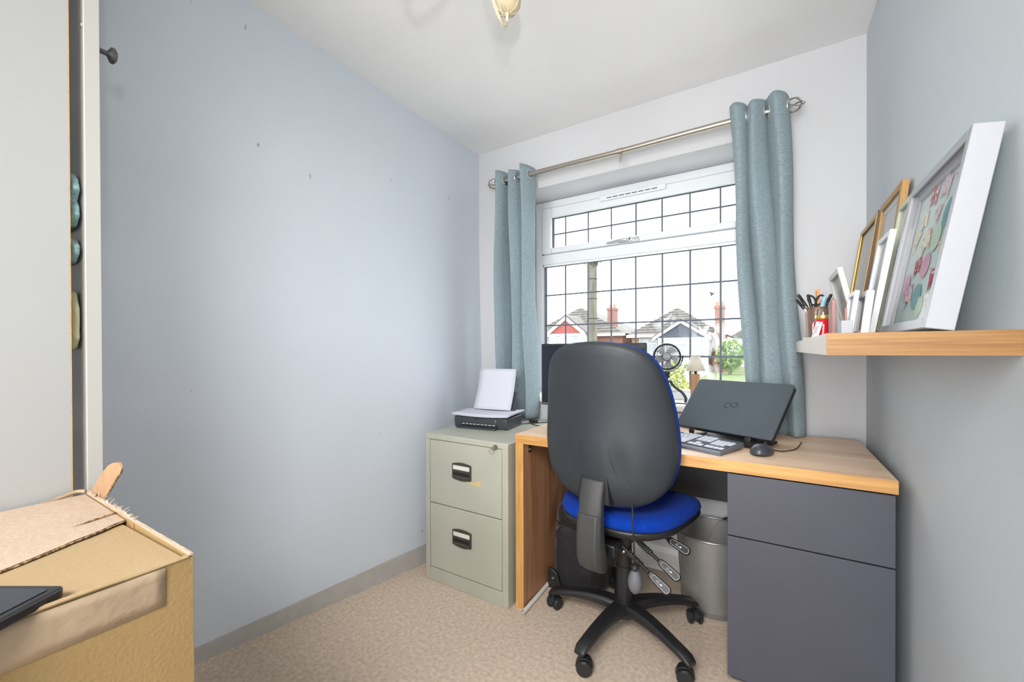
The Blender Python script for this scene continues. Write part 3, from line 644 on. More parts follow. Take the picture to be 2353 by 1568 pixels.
# ================================================================== LAPTOP ON STAND
TL = tr(-0.167, 1.746, 0.779) @ rz(R(-25.9)) @ rx(R(-43.2))
lap = thing('laptop', (-0.167, 1.746, 0.775), 'closed dark grey laptop with looped emblem, tilted on a stand', 'laptop')
def rrect(x0, x1, z0, z1, r, n=5):
    pts = []
    for cx, cz, a0 in ((x1 - r, z0 + r, -90), (x1 - r, z1 - r, 0), (x0 + r, z1 - r, 90), (x0 + r, z0 + r, 180)):
        for i in range(n + 1): a = R(a0 + 90 * i / n); pts.append((cx + r * math.cos(a), cz + r * math.sin(a)))
    return pts
MB(TL).prism(rrect(-0.189, 0.189, 0.0, 0.25, 0.012), 0.0, 0.0075).build('lid', 'laptop', lap, bevel=0.002)
MB(TL).prism(rrect(-0.188, 0.188, 0.001, 0.249, 0.012), 0.008, 0.024).build('base', 'laptop_dark', lap, bevel=0.003)
mb = MB(TL @ Matrix.Diagonal((1, 0.25, 1, 1))); cxl, czl = -0.002, 0.128
def loop(side, a0, a1, cx, cz, rx_, rz_, rot):
    out = []
    for i in range(25):
        a = R(a0 + (a1 - a0) * i / 24); x, z = rx_ * math.cos(a), rz_ * math.sin(a)
        out.append((cx + x * math.cos(rot) - z * math.sin(rot), -0.0004, cz + x * math.sin(rot) + z * math.cos(rot)))
    return out
mb.tube(loop(0, 300, 45, cxl - 0.0130, czl - 0.0025, 0.0130, 0.0115, 0.0) + loop(0, 222, 490, cxl + 0.0120, czl + 0.002, 0.0130, 0.0105, 0.0), 0.0022, 8)
mb.build('emblem', 'logo_dark', lap, smooth=True)
TS = tr(-0.167, 1.746, DT) @ rz(R(-25.9))
st = thing('laptop_stand', (-0.167, 1.80, DT), 'black laptop stand with curled front arms under the tilted laptop', 'laptop stand')
for x in (-0.105, 0.115):
    mb = MB(TS)
    p = bez([(x, -0.010, 0.040), (x, -0.013, 0.026), (x, -0.004, 0.012), (x, 0.03, 0.014), (x, 0.10, 0.032), (x, 0.185, 0.19)], 5)
    mb.sweep(p, [((0.011, 0, 0), (0, -0.0012, 0.0022))] * len(p))
    mb.build('arm', 'black_matt', st, smooth=True)
mb = MB(TS); mb.box(-0.12, 0.13, 0.0, 0.17, 0.0008, 0.010); mb.build('base_plate', 'black_matt', st, bevel=0.003)
mb = MB(TS); mb.hexa([(-0.11, 0.155, 0.008), (0.12, 0.155, 0.008), (0.12, 0.165, 0.008), (-0.11, 0.165, 0.008), (-0.10, 0.180, 0.165), (0.11, 0.180, 0.165), (0.11, 0.188, 0.165), (-0.10, 0.188, 0.165)])
mb.build('back_strut', 'black_matt', st, bevel=0.002)

# ================================================================== KEYBOARD
TK = tr(-0.312, 1.690, DT + 0.0005) @ rz(R(-24)) @ rx(R(2.6))
kb = thing('keyboard', (-0.307, 1.70, DT), 'grey computer keyboard with silver keys on the desk beside the mouse', 'keyboard')
KW, KD = 0.222, 0.080
mb = MB(TK); mb.prism([(-KD, 0.0015), (KD, 0.0035), (KD, 0.020), (KD - 0.012, 0.0225), (-KD + 0.012, 0.015), (-KD, 0.010)], -KW, KW, 'x')
mb.build('body', 'key_body', kb, bevel=0.003)
def kz(y): return 0.0152 + (y + KD) * 0.047 
mb = MB(TK)
for x0, x1 in ((-0.212, 0.078), (0.084, 0.142), (0.148, 0.216)):
    mb.hexa([(x0, -0.062, kz(-0.062)), (x1, -0.062, kz(-0.062)), (x1, 0.062, kz(0.062)), (x0, 0.062, kz(0.062)), (x0, -0.062, kz(-0.062) + 0.0012), (x1, -0.062, kz(-0.062) + 0.0012), (x1, 0.062, kz(0.062) + 0.0012), (x0, 0.062, kz(0.062) + 0.0012)])
mb.build('key_well', 'key_gap', kb)
def key(x0, x1, y0, y1):
    g = 0.0007; t = 0.0011; z0a, z1a = kz(y0) + 0.001, kz(y1) + 0.001; H = 0.0030
    m_ = MB(TK); m_.hexa([(x0 + g, y0 + g, z0a), (x1 - g, y0 + g, z0a), (x1 - g, y1 - g, z1a), (x0 + g, y1 - g, z1a),
                          (x0 + g + t, y0 + g + t, z0a + H), (x1 - g - t, y0 + g + t, z0a + H), (x1 - g - t, y1 - g - t, z1a + H), (x0 + g + t, y1 - g - t, z1a + H)])
    m_.build('key', 'key_cap', kb)
u_ = 0.0190; rows = [0.044, 0.0225, 0.0035, -0.0155, -0.0345, -0.0535]
def row(y, widths, x=-0.2105):
    for w_ in widths:
        if w_ > 0: key(x, x + w_ * u_, y - 0.0095 + 0.0095, y + 0.0095 + 0.0085)
        x += abs(w_) * u_
row(rows[0] + 0.001, [1, -1, 1, 1, 1, 1, -0.6, 1, 1, 1, 1, -0.6, 1, 1, 1, 1])
row(rows[1], [1] * 13 + [2]); row(rows[2], [1.5] + [1] * 12 + [1.5]); row(rows[3], [1.75] + [1] * 11 + [2.25]); row(rows[4], [1.25] + [1] * 11 + [2.75]); row(rows[5], [1.25, 1.25, 1.25, 6.25, 1.25, 1.25, 1.25, 1.25])
for y in (rows[0] + 0.001, rows[1], rows[2]): row(y, [1, 1, 1], 0.0845)
row(rows[4], [1], 0.1035); row(rows[5], [1, 1, 1], 0.0845)
uu = u_; u_ = 0.0168
row(rows[1], [1] * 4, 0.1485); row(rows[2], [1] * 4, 0.1485); row(rows[3], [1] * 3, 0.1485); row(rows[5], [2, 1, 1], 0.1485)
u_ = uu

# ================================================================== MOUSE
TM = tr(-0.022, 1.632, DT) @ rz(R(70))
ms = thing('computer_mouse', (-0.022, 1.632, DT), 'black computer mouse on the desk by the keyboard corner', 'mouse')
def mo(u, v):
    th = u * 2 * math.pi; r_ = min(1.0, v / 0.62); x = 0.054 * math.cos(th); y = (0.033 - 0.004 * math.cos(th)) * math.sin(th)
    if v <= 0.62: k = math.sin(v / 0.62 * math.pi / 2) ** 0.6
    k = 1.0
    if v < 0.25: return (x * 0.93 * (0.9 + 0.1 * v / 0.25), y * 0.93 * (0.9 + 0.1 * v / 0.25), 0.001 + v * 0.02)
    t = (v - 0.25) / 0.75; c = math.cos(t * math.pi / 2); s_ = math.sin(t * math.pi / 2)
    px, py = x * c ** 0.75 if c > 1e-6 else 0, y * c ** 0.75 if c > 1e-6 else 0
    return (px, py * (1 - 0.10 * math.cos(px / 0.054 * 2.2)), 0.006 + 0.030 * s_ * (1 - 0.22 * (px / 0.054)))
mb = MB(TM); mb.grid(mo, 32, 16); mb.build('body', 'printer', ms, smooth=True, auto=False)
mb = MB(TM @ tr(0.027, 0, 0.0295) @ rx(R(90))); mb.lathe([(0.0085, -0.003), (0.0095, 0), (0.0085, 0.003)], n=16); mb.build('scroll_wheel', 'black_matt', ms, smooth=True)
MB().tube(bez([(-0.004, 1.685, DT + 0.010), (0.004, 1.705, DT + 0.004), (0.035, 1.70, DT + 0.003), (0.075, 1.76, DT + 0.003), (0.10, 1.90, DT + 0.003)], 6), 0.0018, 6).build('cable', 'cable', ms, smooth=True)

# ================================================================== OFFICE CHAIR
CC = (-0.481, 1.590)
ch_ = thing('office_chair', (CC[0], CC[1], 0), 'high-backed swivel office chair with blue seat and charcoal back shell', 'chair')
TC = tr(CC[0], CC[1], 0) @ rz(R(-5))      # local +y = the way the chair faces
# five-star base
hub = MB(tr(CC[0], CC[1], 0)).lathe([(0.020, 0.055), (0.036, 0.058), (0.050, 0.070), (0.054, 0.095), (0.046, 0.112), (0.034, 0.118), (0.034, 0.125), (0.030, 0.126)], n=28).build('base_hub', 'black_plastic', ch_, smooth=True)
for k in range(5):
    a = R(186 + 72 * k); d = Vector((math.cos(a), math.sin(a), 0)); n_ = Vector((-math.sin(a), math.cos(a), 0))
    rs = [0.030, 0.075, 0.13, 0.19, 0.25, 0.292, 0.310]
    zs = [0.098, 0.103, 0.1035, 0.099, 0.089, 0.080, 0.070]
    hh_ = [0.018, 0.019, 0.017, 0.014, 0.012, 0.011, 0.006]; ww = [0.034, 0.030, 0.026, 0.024, 0.023, 0.022, 0.018]
    p = [Vector((CC[0], CC[1], 0)) + d * r_ + Vector((0, 0, z)) for r_, z in zip(rs, zs)]
    mb = MB(); mb.sweep(p, [(n_ * w_, Vector((0, 0, h_))) for w_, h_ in zip(ww, hh_)])
    arm = mb.build('base_arm', 'black_plastic', ch_, smooth=True, bevel=0.002)
    # caster
    ca = a + R((70, -60, 40, 75, -80)[k]); cpos = Vector((CC[0], CC[1], 0)) + d * 0.296
    TT = tr(cpos.x, cpos.y, 0) @ rz(ca)
    mb = MB(TT); mb.tube([(0, 0, 0.04), (0, 0, 0.075)], 0.006, 8)
    mb.prism([(0.030 * math.cos(R(t)) * 1.0 - 0.012, 0.0265 + 0.029 * math.sin(R(t))) for t in range(-5, 186, 12)] + [(-0.02, 0.022), (0.0, 0.022)], -0.010, 0.010)
    cas = mb.build('caster', 'black_plastic', arm, bevel=0.001)
    for s_ in (-1, 1):
        mb = MB(TT @ tr(-0.012, 0, 0)); mb.lathe([(0.010, s_ * 0.0265), (0.022, s_ * 0.0265), (0.0265, s_ * 0.021), (0.0265, s_ * 0.012), (0.020, s_ * 0.0105)], (0, 0, 0.0267), 22, 'y')
        mb.build('wheel', 'black_plastic', cas, smooth=True)
# gas column
mb = MB(tr(CC[0], CC[1], 0)); mb.lathe([(0.031, 0.118), (0.031, 0.255), (0.028, 0.257), (0.028, 0.345), (0.0215, 0.347), (0.0215, 0.40), (0.019, 0.401)], n=24)
mb.build('gas_column', 'black_plastic', ch_, smooth=True)
# mechanism under the seat
mb = MB(TC); mb.box(-0.070, 0.070, -0.13, 0.12, 0.392, 0.425); mb.box(-0.035, 0.045, -0.20, -0.10, 0.372, 0.412); mb.box(-0.095, 0.095, -0.06, 0.10, 0.418, 0.43)
mb.box(-0.032, 0.032, -0.285, -0.16, 0.366, 0.390)
mech = mb.build('tilt_mechanism', 'black_plastic', ch_, bevel=0.006)
# seat : rounded pan and cushion
def seat_outline(a, sx=0.240, syf=0.240, syb=0.235, e=3.0):
    c, s_ = math.cos(a), math.sin(a); k = (abs(c) ** e + abs(s_) ** e) ** (-1 / e); y = (syf if s_ > 0 else syb) * k * s_; x = sx * k * c * (1.0 + 0.16 * y / 0.24)
    return x, y
def seat_layer(zs_r):
    def fn(u, v):
        i = v * (len(zs_r) - 1); i0 = int(min(i, len(zs_r) - 2)); t = i - i0
        r_ = zs_r[i0][0] * (1 - t) + zs_r[i0 + 1][0] * t; z = zs_r[i0][1] * (1 - t) + zs_r[i0 + 1][1] * t
        x, y = seat_outline(2 * math.pi * u); x, y = x * r_, y * r_ + 0.012
        dip = -0.030 * max(0, (y - 0.12) / 0.12) ** 2 * (0.3 + 0.7 * r_) + 0.010 * max(0, (-y - 0.08) / 0.15) ** 2 + 0.010 * (x / 0.245) ** 2
        return (x, y, z + dip)
    return fn
mb = MB(TC); mb.grid(seat_layer([(0.0005, 0.427), (0.55, 0.427), (0.84, 0.432), (0.96, 0.446), (1.0, 0.462), (0.985, 0.470), (0.9, 0.472)]), 56, 12)
mb.build('seat_pan', 'black_plastic', ch_, smooth=True, auto=False)
mb = MB(TC); mb.grid(seat_layer([(0.9, 0.470), (0.985, 0.472), (1.004, 0.482), (0.985, 0.500), (0.94, 0.512), (0.80, 0.520), (0.5, 0.516), (0.2, 0.513), (0.0005, 0.513)]), 56, 16)
mb.build('seat_cushion', 'blue_fabric', ch_, smooth=True, auto=False)
# backrest
BW = [(0.545, 0.0), (0.551, 0.080), (0.568, 0.135), (0.598, 0.182), (0.645, 0.222), (0.71, 0.243), (0.78, 0.247), (0.86, 0.240), (0.94, 0.228), (1.0, 0.213), (1.045, 0.195), (1.080, 0.166), (1.102, 0.120), (1.114, 0.062), (1.118, 0.0)]
def hw(z):
    for (z0, w0), (z1, w1) in zip(BW, BW[1:]):
        if z <= z1: t = (z - z0) / (z1 - z0); return w0 + (w1 - w0) * t
    return 0
outline = []
ptsb = bez([(w_, 0, z) for z, w_ in BW], 4)
right = [(p.x, p.z) for p in ptsb]; left = [(-p.x, p.z) for p in ptsb][::-1]
outline = right + left[1:-1]; NO = len(outline); ZM = 0.83
def back_y(x, z):
    y = -0.262 + 0.090 * (abs(x) / 0.240) ** 2.2 * (0.9 + 0.1 * math.sin(z * 3))
    y += -0.045 * max(0, (z - 0.72) / 0.4) ** 1.6 + 0.05 * max(0, (0.66 - z) / 0.1) ** 2 * 0.7 - 0.012 * math.exp(-((z - 0.74) / 0.10) ** 2)
    # moulded creases low on the shell
    y += 0.010 * math.exp(-((abs(x) - 0.085) / 0.03) ** 2) * math.exp(-((z - 0.70) / 0.08) ** 2)
    return y
def back_layer(levels):
    def fn(u, v):
        i = v * (len(levels) - 1); i0 = int(min(i, len(levels) - 2)); t = i - i0
        r_ = levels[i0][0] * (1 - t) + levels[i0 + 1][0] * t; o_ = levels[i0][1] * (1 - t) + levels[i0 + 1][1] * t
        x, z = outline[int(round(u * NO)) % NO]; x *= r_; z = ZM + (z - ZM) * r_
        return (x, back_y(x, z) + o_, z)
    return fn
mb = MB(TC); mb.grid(back_layer([(0.0004, 0.0), (0.25, 0.0), (0.5, 0.0), (0.72, 0.0), (0.88, 0.001), (0.95, 0.004), (0.985, 0.011), (1.0, 0.021), (0.99, 0.027)]), NO, 24)
mb.build('back_shell', 'chair_shell', ch_, smooth=True, auto=False)
mb = MB(TC); mb.grid(back_layer([(0.96, 0.024), (1.0, 0.027), (1.004, 0.038), (0.995, 0.055), (0.95, 0.068), (0.8, 0.075), (0.5, 0.078), (0.0004, 0.080)]), NO, 21)
mb.build('back_cushion', 'blue_fabric', ch_, smooth=True, auto=False)
# moulded crease ribs on the shell
for s_ in (-1, 1):
    mb = MB(TC)
    pp = [(s_ * 0.050, 0, 0.83), (s_ * 0.053, 0, 0.77), (s_ * 0.060, 0, 0.72), (s_ * 0.078, 0, 0.675), (s_ * 0.108, 0, 0.645), (s_ * 0.150, 0, 0.630), (s_ * 0.178, 0, 0.628)]
    q = [(p.x, back_y(p.x, p.z) + 0.0006, p.z) for p in bez(pp, 8)]
    mb.tube(q, [0.0004 + 0.0030 * (i / (len(q) - 1)) * math.sin(math.pi * i / (len(q) - 1)) for i in range(len(q))], 8)
    mb.build('moulded_crease', 'chair_shell', ch_, smooth=True, auto=False)
# notch where the stem enters the shell
MB(TC).hexa([(-0.058, -0.272, 0.575), (0.058, -0.272, 0.575), (0.058, -0.232, 0.575), (-0.058, -0.232, 0.575), (-0.048, -0.268, 0.662), (0.048, -0.268, 0.662), (0.048, -0.25, 0.662), (-0.048, -0.25, 0.662)]).build('stem_pocket', 'black_matt', ch_, bevel=0.004)
# stem cover
mb = MB(TC)
pz = [(0.655, -0.268, 0.010, 0.040), (0.60, -0.282, 0.018, 0.041), (0.53, -0.290, 0.024, 0.042), (0.46, -0.292, 0.030, 0.043), (0.40, -0.285, 0.034, 0.043), (0.365, -0.268, 0.030, 0.041), (0.345, -0.255, 0.018, 0.038)]
mb.sweep([(0, y, z) for z, y, d_, w_ in pz], [((w_, 0, 0), (0, -d_, 0)) for z, y, d_, w_ in pz])
stm = mb.build('back_stem', 'chair_grey', ch_, bevel=0.004)
mb = MB(TC)
pz2 = [(0.548, -0.293, 0.024, 0.0425), (0.50, -0.2945, 0.028, 0.0435), (0.45, -0.2945, 0.0325, 0.044), (0.40, -0.2875, 0.0365, 0.044), (0.37, -0.276, 0.033, 0.042)]
mb.sweep([(0, y, z) for z, y, d_, w_ in pz2], [((w_, 0, 0), (0, -d_, 0)) for z, y, d_, w_ in pz2])
mb.build('stem_cover', 'chair_grey', stm, bevel=0.004)
# levers : world-space positions
def lever(p0, p1, spring, pad_w=0.017):
    p0 = Vector(p0); p1 = Vector(p1); d = (p1 - p0); L_ = d.length; d.normalize()
    side = d.cross(Vector((0.45, -0.85, 0.3))).normalized(); nn = side.cross(d).normalized()
    if nn.dot(Vector((0.2, -0.9, 0.3))) < 0: nn = -nn
    pad = 0.085
    path = [p0, p0 + d * (L_ - pad)]
    mb = MB(); mb.tube(path, 0.0062, 10)
    lv = mb.build('lever', 'black_plastic', mech, smooth=True)
    if spring:
        mb = MB(); n_ = 60; L2 = (L_ - pad) * 0.5; s0 = (L_ - pad) * 0.25; pts = []
        for i in range(n_):
            a = i / n_ * 2 * math.pi * 8; pts.append(p0 + d * (s0 + L2 * i / n_) + 0.0095 * (math.cos(a) * side + math.sin(a) * nn))
        mb.tube(pts, 0.0022, 6); mb.build('spring', 'chair_grey', mech, smooth=True)
    # paddle
    TP = Matrix(((d.x, side.x, nn.x, p0.x), (d.y, side.y, nn.y, p0.y), (d.z, side.z, nn.z, p0.z), (0, 0, 0, 1))) @ tr(L_ - pad, 0, 0)
    def oval(l0, l1, w_, n=10):
        pts = [(l0, -w_ * 0.45), (l0, w_ * 0.45)]; pts = []
        for i in range(n + 1): a = R(-90 + 180 * i / n); pts.append((l1 - w_ + w_ * math.cos(a), w_ * math.sin(a)))
        for i in range(n + 1): a = R(90 + 180 * i / n); pts.append((l0 + w_ * 0.9 + w_ * 0.9 * math.cos(a), w_ * 0.8 * math.sin(a)))
        return pts
    mb = MB(TP); mb.prism(oval(0.0, pad, pad_w), -0.006, 0.006, 'z'); pd_ = mb.build('paddle', 'black_plastic', mech, bevel=0.003)
    mb = MB(TP); o1 = oval(0.014, pad - 0.004, pad_w - 0.005)
    mb.tube([(a, b, 0.0063) for a, b in o1], 0.0004, 5, closed=True); 
    mb.box(0.034, 0.052, 0.0022, 0.0029, 0.0062, 0.0066); mb.box(0.034, 0.0347, -0.001, 0.0029, 0.0062, 0.0066); mb.box(0.038, 0.0387, -0.004, -0.001, 0.0062, 0.0066); mb.box(0.041, 0.0417, -0.004, -0.0015, 0.0062, 0.0066); mb.box(0.049, 0.055, -0.001, 0.0026, 0.0062, 0.0066)
    mb.build('pictogram', 'ink_white', pd_)
lever((-0.445, 1.450, 0.390), (-0.274, 1.395, 0.302), True, 0.0155)
lever((-0.425, 1.490, 0.420), (-0.250, 1.430, 0.336), True, 0.0155)
lever((-0.40, 1.560, 0.445), (-0.230, 1.500, 0.400), False, 0.0155)
mb = MB(); mb.sphere((-0.405, 1.47, 0.417), 0.0075, 10, 6); mb.sphere((-0.437, 1.437, 0.380), 0.0075, 10, 6); mb.build('rivet', 'steel_brushed', mech, smooth=True)
mb = MB(); mb.tube(bez([(-0.385, 1.36, 0.60), (-0.376, 1.332, 0.55), (-0.370, 1.322, 0.48), (-0.367, 1.325, 0.402)], 6), 0.0026, 8); tb = mb.build('pump_hose', 'black_plastic', ch_, smooth=True)
mb = MB(); mb.lathe([(0.003, 0.358), (0.013, 0.352), (0.015, 0.343), (0.008, 0.338), (0.006, 0.332)], (-0.367, 1.325, 0.050), 14); mb.build('pump_valve', 'black_plastic', ch_, smooth=True)
mb = MB(); mb.lathe([(0.006, 0.334), (0.012, 0.331), (0.019, 0.318), (0.0225, 0.300), (0.021, 0.282), (0.015, 0.268), (0.006, 0.261), (0.001, 0.260)], (-0.367, 1.325, 0.050), 18); mb.build('pump_bulb', 'bulb_grey', ch_, smooth=True)

# ================================================================== BIN
bc = (-0.213, 1.955)
bn = thing('waste_bin', (bc[0], bc[1], 0), 'round silver wire-mesh waste bin under the desk', 'bin')
mb = MB(); mb.lathe([(0.122, 0.022), (0.142, 0.314)], (bc[0], bc[1], 0), 48, cap=False); o = mb.build('mesh_wall', 'bin_mesh', bn, smooth=True)
def ring(mb, c, r_, z, t, n=48): mb.tube([(c[0] + r_ * math.cos(2 * math.pi * i / n), c[1] + r_ * math.sin(2 * math.pi * i / n), z) for i in range(n)], t, 8, closed=True)
mb = MB(); ring(mb, bc, 0.142, 0.315, 0.0042); mb.build('rim', 'bin', bn, smooth=True)
mb = MB(); mb.lathe([(0.121, 0.0005), (0.1225, 0.001), (0.1235, 0.024), (0.119, 0.024), (0.118, 0.006)], (bc[0], bc[1], 0), 48); mb.build('base', 'bin', bn, smooth=True)

# ================================================================== BACKPACK / CASE
bagt = thing('black_bag', (-0.745, 1.80, 0), 'black nylon bag standing under the desk against the oak side', 'bag')
def sup(T, cx, cy, a, b, z0, z1, bulge=0.02, nz=14, seed=1, e=3.5):
    rnd = random.Random(seed); mb = MB(T)
    def fn(u, v):
        t = v; z = z0 + (z1 - z0) * t; k = 1.0
        if t < 0.06: k = 0.90 + 0.10 * t / 0.06
        if t > 0.80: k = math.sqrt(max(0.0, 1 - ((t - 0.80) / 0.20) ** 2)) * 0.88 + 0.12
        if t >= 0.999: k = 0.001
        an = 2 * math.pi * u; c, s_ = math.cos(an), math.sin(an); q = (abs(c) ** e + abs(s_) ** e) ** (-1 / e)
        wr = 1 + 0.03 * math.sin(6 * an + 9 * t + seed) * math.sin(7 * t)
        return (cx + a * q * c * k * wr, cy + b * q * s_ * k * wr, z + (0.004 * math.sin(5 * an) if t > 0.7 else 0))
    mb.grid(fn, 48, nz * 2); return mb
sup(Matrix(), -0.742, 1.83, 0.122, 0.10, 0.004, 0.40, seed=3).build('body', 'bag', bagt, smooth=True, auto=False)
sup(Matrix(), -0.75, 1.735, 0.095, 0.030, 0.02, 0.30, seed=5).build('front_pocket', 'bag', bagt, smooth=True, auto=False)
MB().tube(bez([(-0.80, 1.83, 0.395), (-0.79, 1.83, 0.425), (-0.75, 1.83, 0.432), (-0.71, 1.83, 0.425), (-0.70, 1.83, 0.39)], 6), 0.007, 8).build('carry_handle', 'bag', bagt, smooth=True)
MB().prism([(-0.866, 0.002), (-0.800, 0.002), (-0.806, 0.03), (-0.820, 0.075), (-0.845, 0.090), (-0.866, 0.092)], 1.690, 1.704).build('corner_guard', 'black_plastic', bagt, bevel=0.003)
MB().lathe([(0.005, 1.686), (0.005, 1.690)], (-0.838, 0, 0.052), 10, 'y').build('rivet', 'steel_brushed', bagt)
MB().tube([(-0.835, 1.715, 0.305), (-0.75, 1.70, 0.30), (-0.665, 1.715, 0.305)], 0.003, 6).build('zip', 'black_matt', bagt, smooth=True)

# tube on the floor
mb = MB(); p = [(-0.862, 1.462, 0.0095), (-0.870, 1.700, 0.0095)]
mb.tube(p, 0.009, 16, cap=False)
mb.tube([(p[0][0], p[0][1] - 0.0002, 0.0095), (p[1][0], p[1][1], 0.0095)], 0.0068, 16, cap=False)
tag(mb.build('plastic_tube', 'tube', None, smooth=True), 'thin white plastic tube lying on the carpet along the desk side', 'tube')

# ================================================================== FAN ON SILL
FX, FYY, FZ = -0.440, 2.172, 1.054
fan = thing('desk_fan', (FX, FYY, 0.822), 'small round black fan on a bendy-legged tripod at the window', 'fan')
TF = tr(FX, FYY, FZ) @ rz(R(10)) @ rx(R(-2))
def circ(r_, y, n=40, a0=0, a1=360): return [(r_ * math.cos(R(a0 + (a1 - a0) * i / n)), y, r_ * math.sin(R(a0 + (a1 - a0) * i / n))) for i in range(n)]
mb = MB(TF); mb.tube(circ(0.0625, -0.018), 0.0045, 8, closed=True); mb.tube(circ(0.062, 0.012), 0.0038, 8, closed=True)
gd = mb.build('guard_ring', 'fan_black', fan, smooth=True)
mb = MB(TF); mb.tube(circ(0.0665, -0.016), 0.0014, 6, closed=True); mb.build('rim_trim', 'fan_rim', gd, smooth=True)
mb = MB(TF)
for k in range(34):
    pts = []
    for j in range(7):
        t = j / 6; r_ = 0.018 + 0.043 * t; a = 2 * math.pi * k / 34 - 0.75 * t ** 1.2; pts.append((r_ * math.cos(a), -0.0235 + 0.004 * t, r_ * math.sin(a)))
    mb.tube(pts, 0.0009, 4)
mb.build('spiral_grille', 'fan_black', fan, smooth=True)
hb = MB(TF).lathe([(0.001, -0.027), (0.018, -0.0265), (0.0195, -0.024), (0.0195, -0.019)], n=28, axis='y').build('hub_cap', 'fan_grey', fan, smooth=True)
mb = text_mb('GAIATOP', 0.0066, TF @ tr(0, -0.0273, 0) @ rx(R(90)), 0.0001); mb.build('lettering', 'fan_rim', hb)
mb = MB(TF)
for k in range(5):
    a0 = 2 * math.pi * k / 5; 
    def bl(u, v, a0=a0):
        r_ = 0.014 + 0.040 * u; a = a0 + (v - 0.5) * (0.95 - 0.2 * u) - 0.35 * u
        return (r_ * math.cos(a), -0.006 + 0.012 * (v - 0.5) + 0.002 * math.sin(u * 3), r_ * math.sin(a))
    mb.grid(bl, 6, 6)
mb.build('fan_blades', 'fan_rim', fan, smooth=True, solid=0.001)
MB(TF).lathe([(0.010, 0.018), (0.020, 0.016), (0.022, -0.002), (0.014, -0.004)], n=20, axis='y').build('motor', 'fan_black', fan, smooth=True)
mb = MB(TF)
for k in range(12): a = 2 * math.pi * k / 12; mb.tube([(0.018 * math.cos(a), 0.016, 0.018 * math.sin(a)), (0.06 * math.cos(a), 0.014, 0.06 * math.sin(a))], 0.0009, 4)
mb.build('rear_grille', 'fan_black', fan)
mb = MB(TF); mb.tube(circ(0.0725, -0.003, 36, 180, 365), 0.0035, 8); mb.sphere((0.0725, -0.003, 0.0), 0.007, 10, 6); mb.sphere((-0.0725, -0.003, 0.0), 0.007, 10, 6)
yk = mb.build('yoke', 'fan_black', fan, smooth=True)
MB(TF).tube(circ(0.0725, -0.0066, 36, 200, 345), 0.0014, 6).build('yoke_trim', 'fan_rim', yk, smooth=True)
mb = MB(); mb.lathe([(0.014, FZ - 0.074), (0.017, FZ - 0.082), (0.011, FZ - 0.092), (0.014, FZ - 0.093), (0.014, FZ - 0.104), (0.007, FZ - 0.106), (0.005, FZ - 0.120)], (FX, FYY, 0), 16)
mb.build('tripod_neck', 'fan_black', fan, smooth=True)
MB().box(FX - 0.028, FX + 0.026, FYY - 0.012, FYY + 0.012, FZ - 0.130, FZ - 0.117).build('tripod_head', 'fan_black', fan, bevel=0.005, seg=3)
for pts in ([(FX - 0.012, FYY, 0.925), (FX - 0.008, FYY - 0.012, 0.90), (FX - 0.004, FYY - 0.018, 0.87), (FX + 0.004, FYY - 0.022, 0.828)],
            [(FX + 0.018, FYY, 0.924), (FX + 0.040, FYY + 0.002, 0.900), (FX + 0.070, FYY + 0.002, 0.878), (FX + 0.088, FYY, 0.850), (FX + 0.086, FYY, 0.829)],
            [(FX - 0.02, FYY, 0.924), (FX - 0.035, FYY + 0.03, 0.90), (FX - 0.045, FYY + 0.055, 0.87), (FX - 0.05, FYY + 0.065, 0.829)]):
    q = bez(pts, 14); q = [p for i, p in enumerate(q)]
    MB().tube(q, [0.0058 + 0.0014 * abs(math.sin(i * math.pi / 5.0)) for i in range(len(q))], 10).build('tripod_leg', 'foam_dark', fan, smooth=True, auto=False)

# ================================================================== LAMP ON SILL
LX, LY = -0.315, 2.225
lp = thing('table_lamp', (LX, LY, 0.8205), 'small table lamp with cream tapered shade on the window sill', 'lamp')
MB().lathe([(0.044, 0.984), (0.0205, 1.056)], (LX, LY, 0), 32, cap=False).build('lamp_shade', 'shade', lp, smooth=True, solid=0.0015)
mb = MB(); mb.box(LX - 0.021, LX + 0.019, LY - 0.020, LY + 0.020, 0.8208, 0.968)
mb.build('lamp_base', 'stone', lp, bevel=0.003)
mb = MB(); mb.lathe([(0.006, 0.967), (0.006, 1.0)], (LX, LY, 0), 12); mb.lathe([(0.009, 0.998), (0.009, 1.02)], (LX, LY, 0), 12); mb.build('lamp_holder', 'black_matt', lp, smooth=True)
mb = MB(); mb.tube([(LX, LY, 1.018), (LX, LY, 1.053)], 0.0015, 6)
mb.tube([(LX - 0.020, LY, 1.053), (LX + 0.020, LY, 1.053)], 0.001, 6); mb.build('shade_carrier', 'steel_brushed', lp)

# ================================================================== CABLES
cdefs = [
 ('black cable loop on the window sill behind the laptop', [(-0.50, 2.16, 0.826), (-0.44, 2.135, 0.824), (-0.38, 2.15, 0.826), (-0.33, 2.16, 0.824)], 0.0032),
 ('black cable trailing across the back of the desk behind the laptop', [(-0.52, 2.05, DT + 0.004), (-0.46, 2.00, DT + 0.006), (-0.40, 2.03, DT + 0.010), (-0.34, 2.02, DT + 0.006), (-0.28, 2.04, DT + 0.004)], 0.003),
 ('thin black cable running from the printer behind the monitor', [(-1.125, 1.86, 0.700), (-1.09, 1.90, 0.700), (-1.02, 1.99, 0.700), (-0.965, 2.03, 0.702), (-0.93, 2.05, 0.718), (-0.91, 2.05, DT + 0.006), (-0.85, 2.01, DT + 0.003)], 0.0022),
 ('black cable lying along the desk edge beside the left curtain', [(-1.070, 1.90, 0.700), (-1.0, 1.87, 0.700), (-0.95, 1.86, 0.712), (-0.91, 1.86, DT + 0.004), (-0.86, 1.84, DT + 0.003)], 0.0022)]
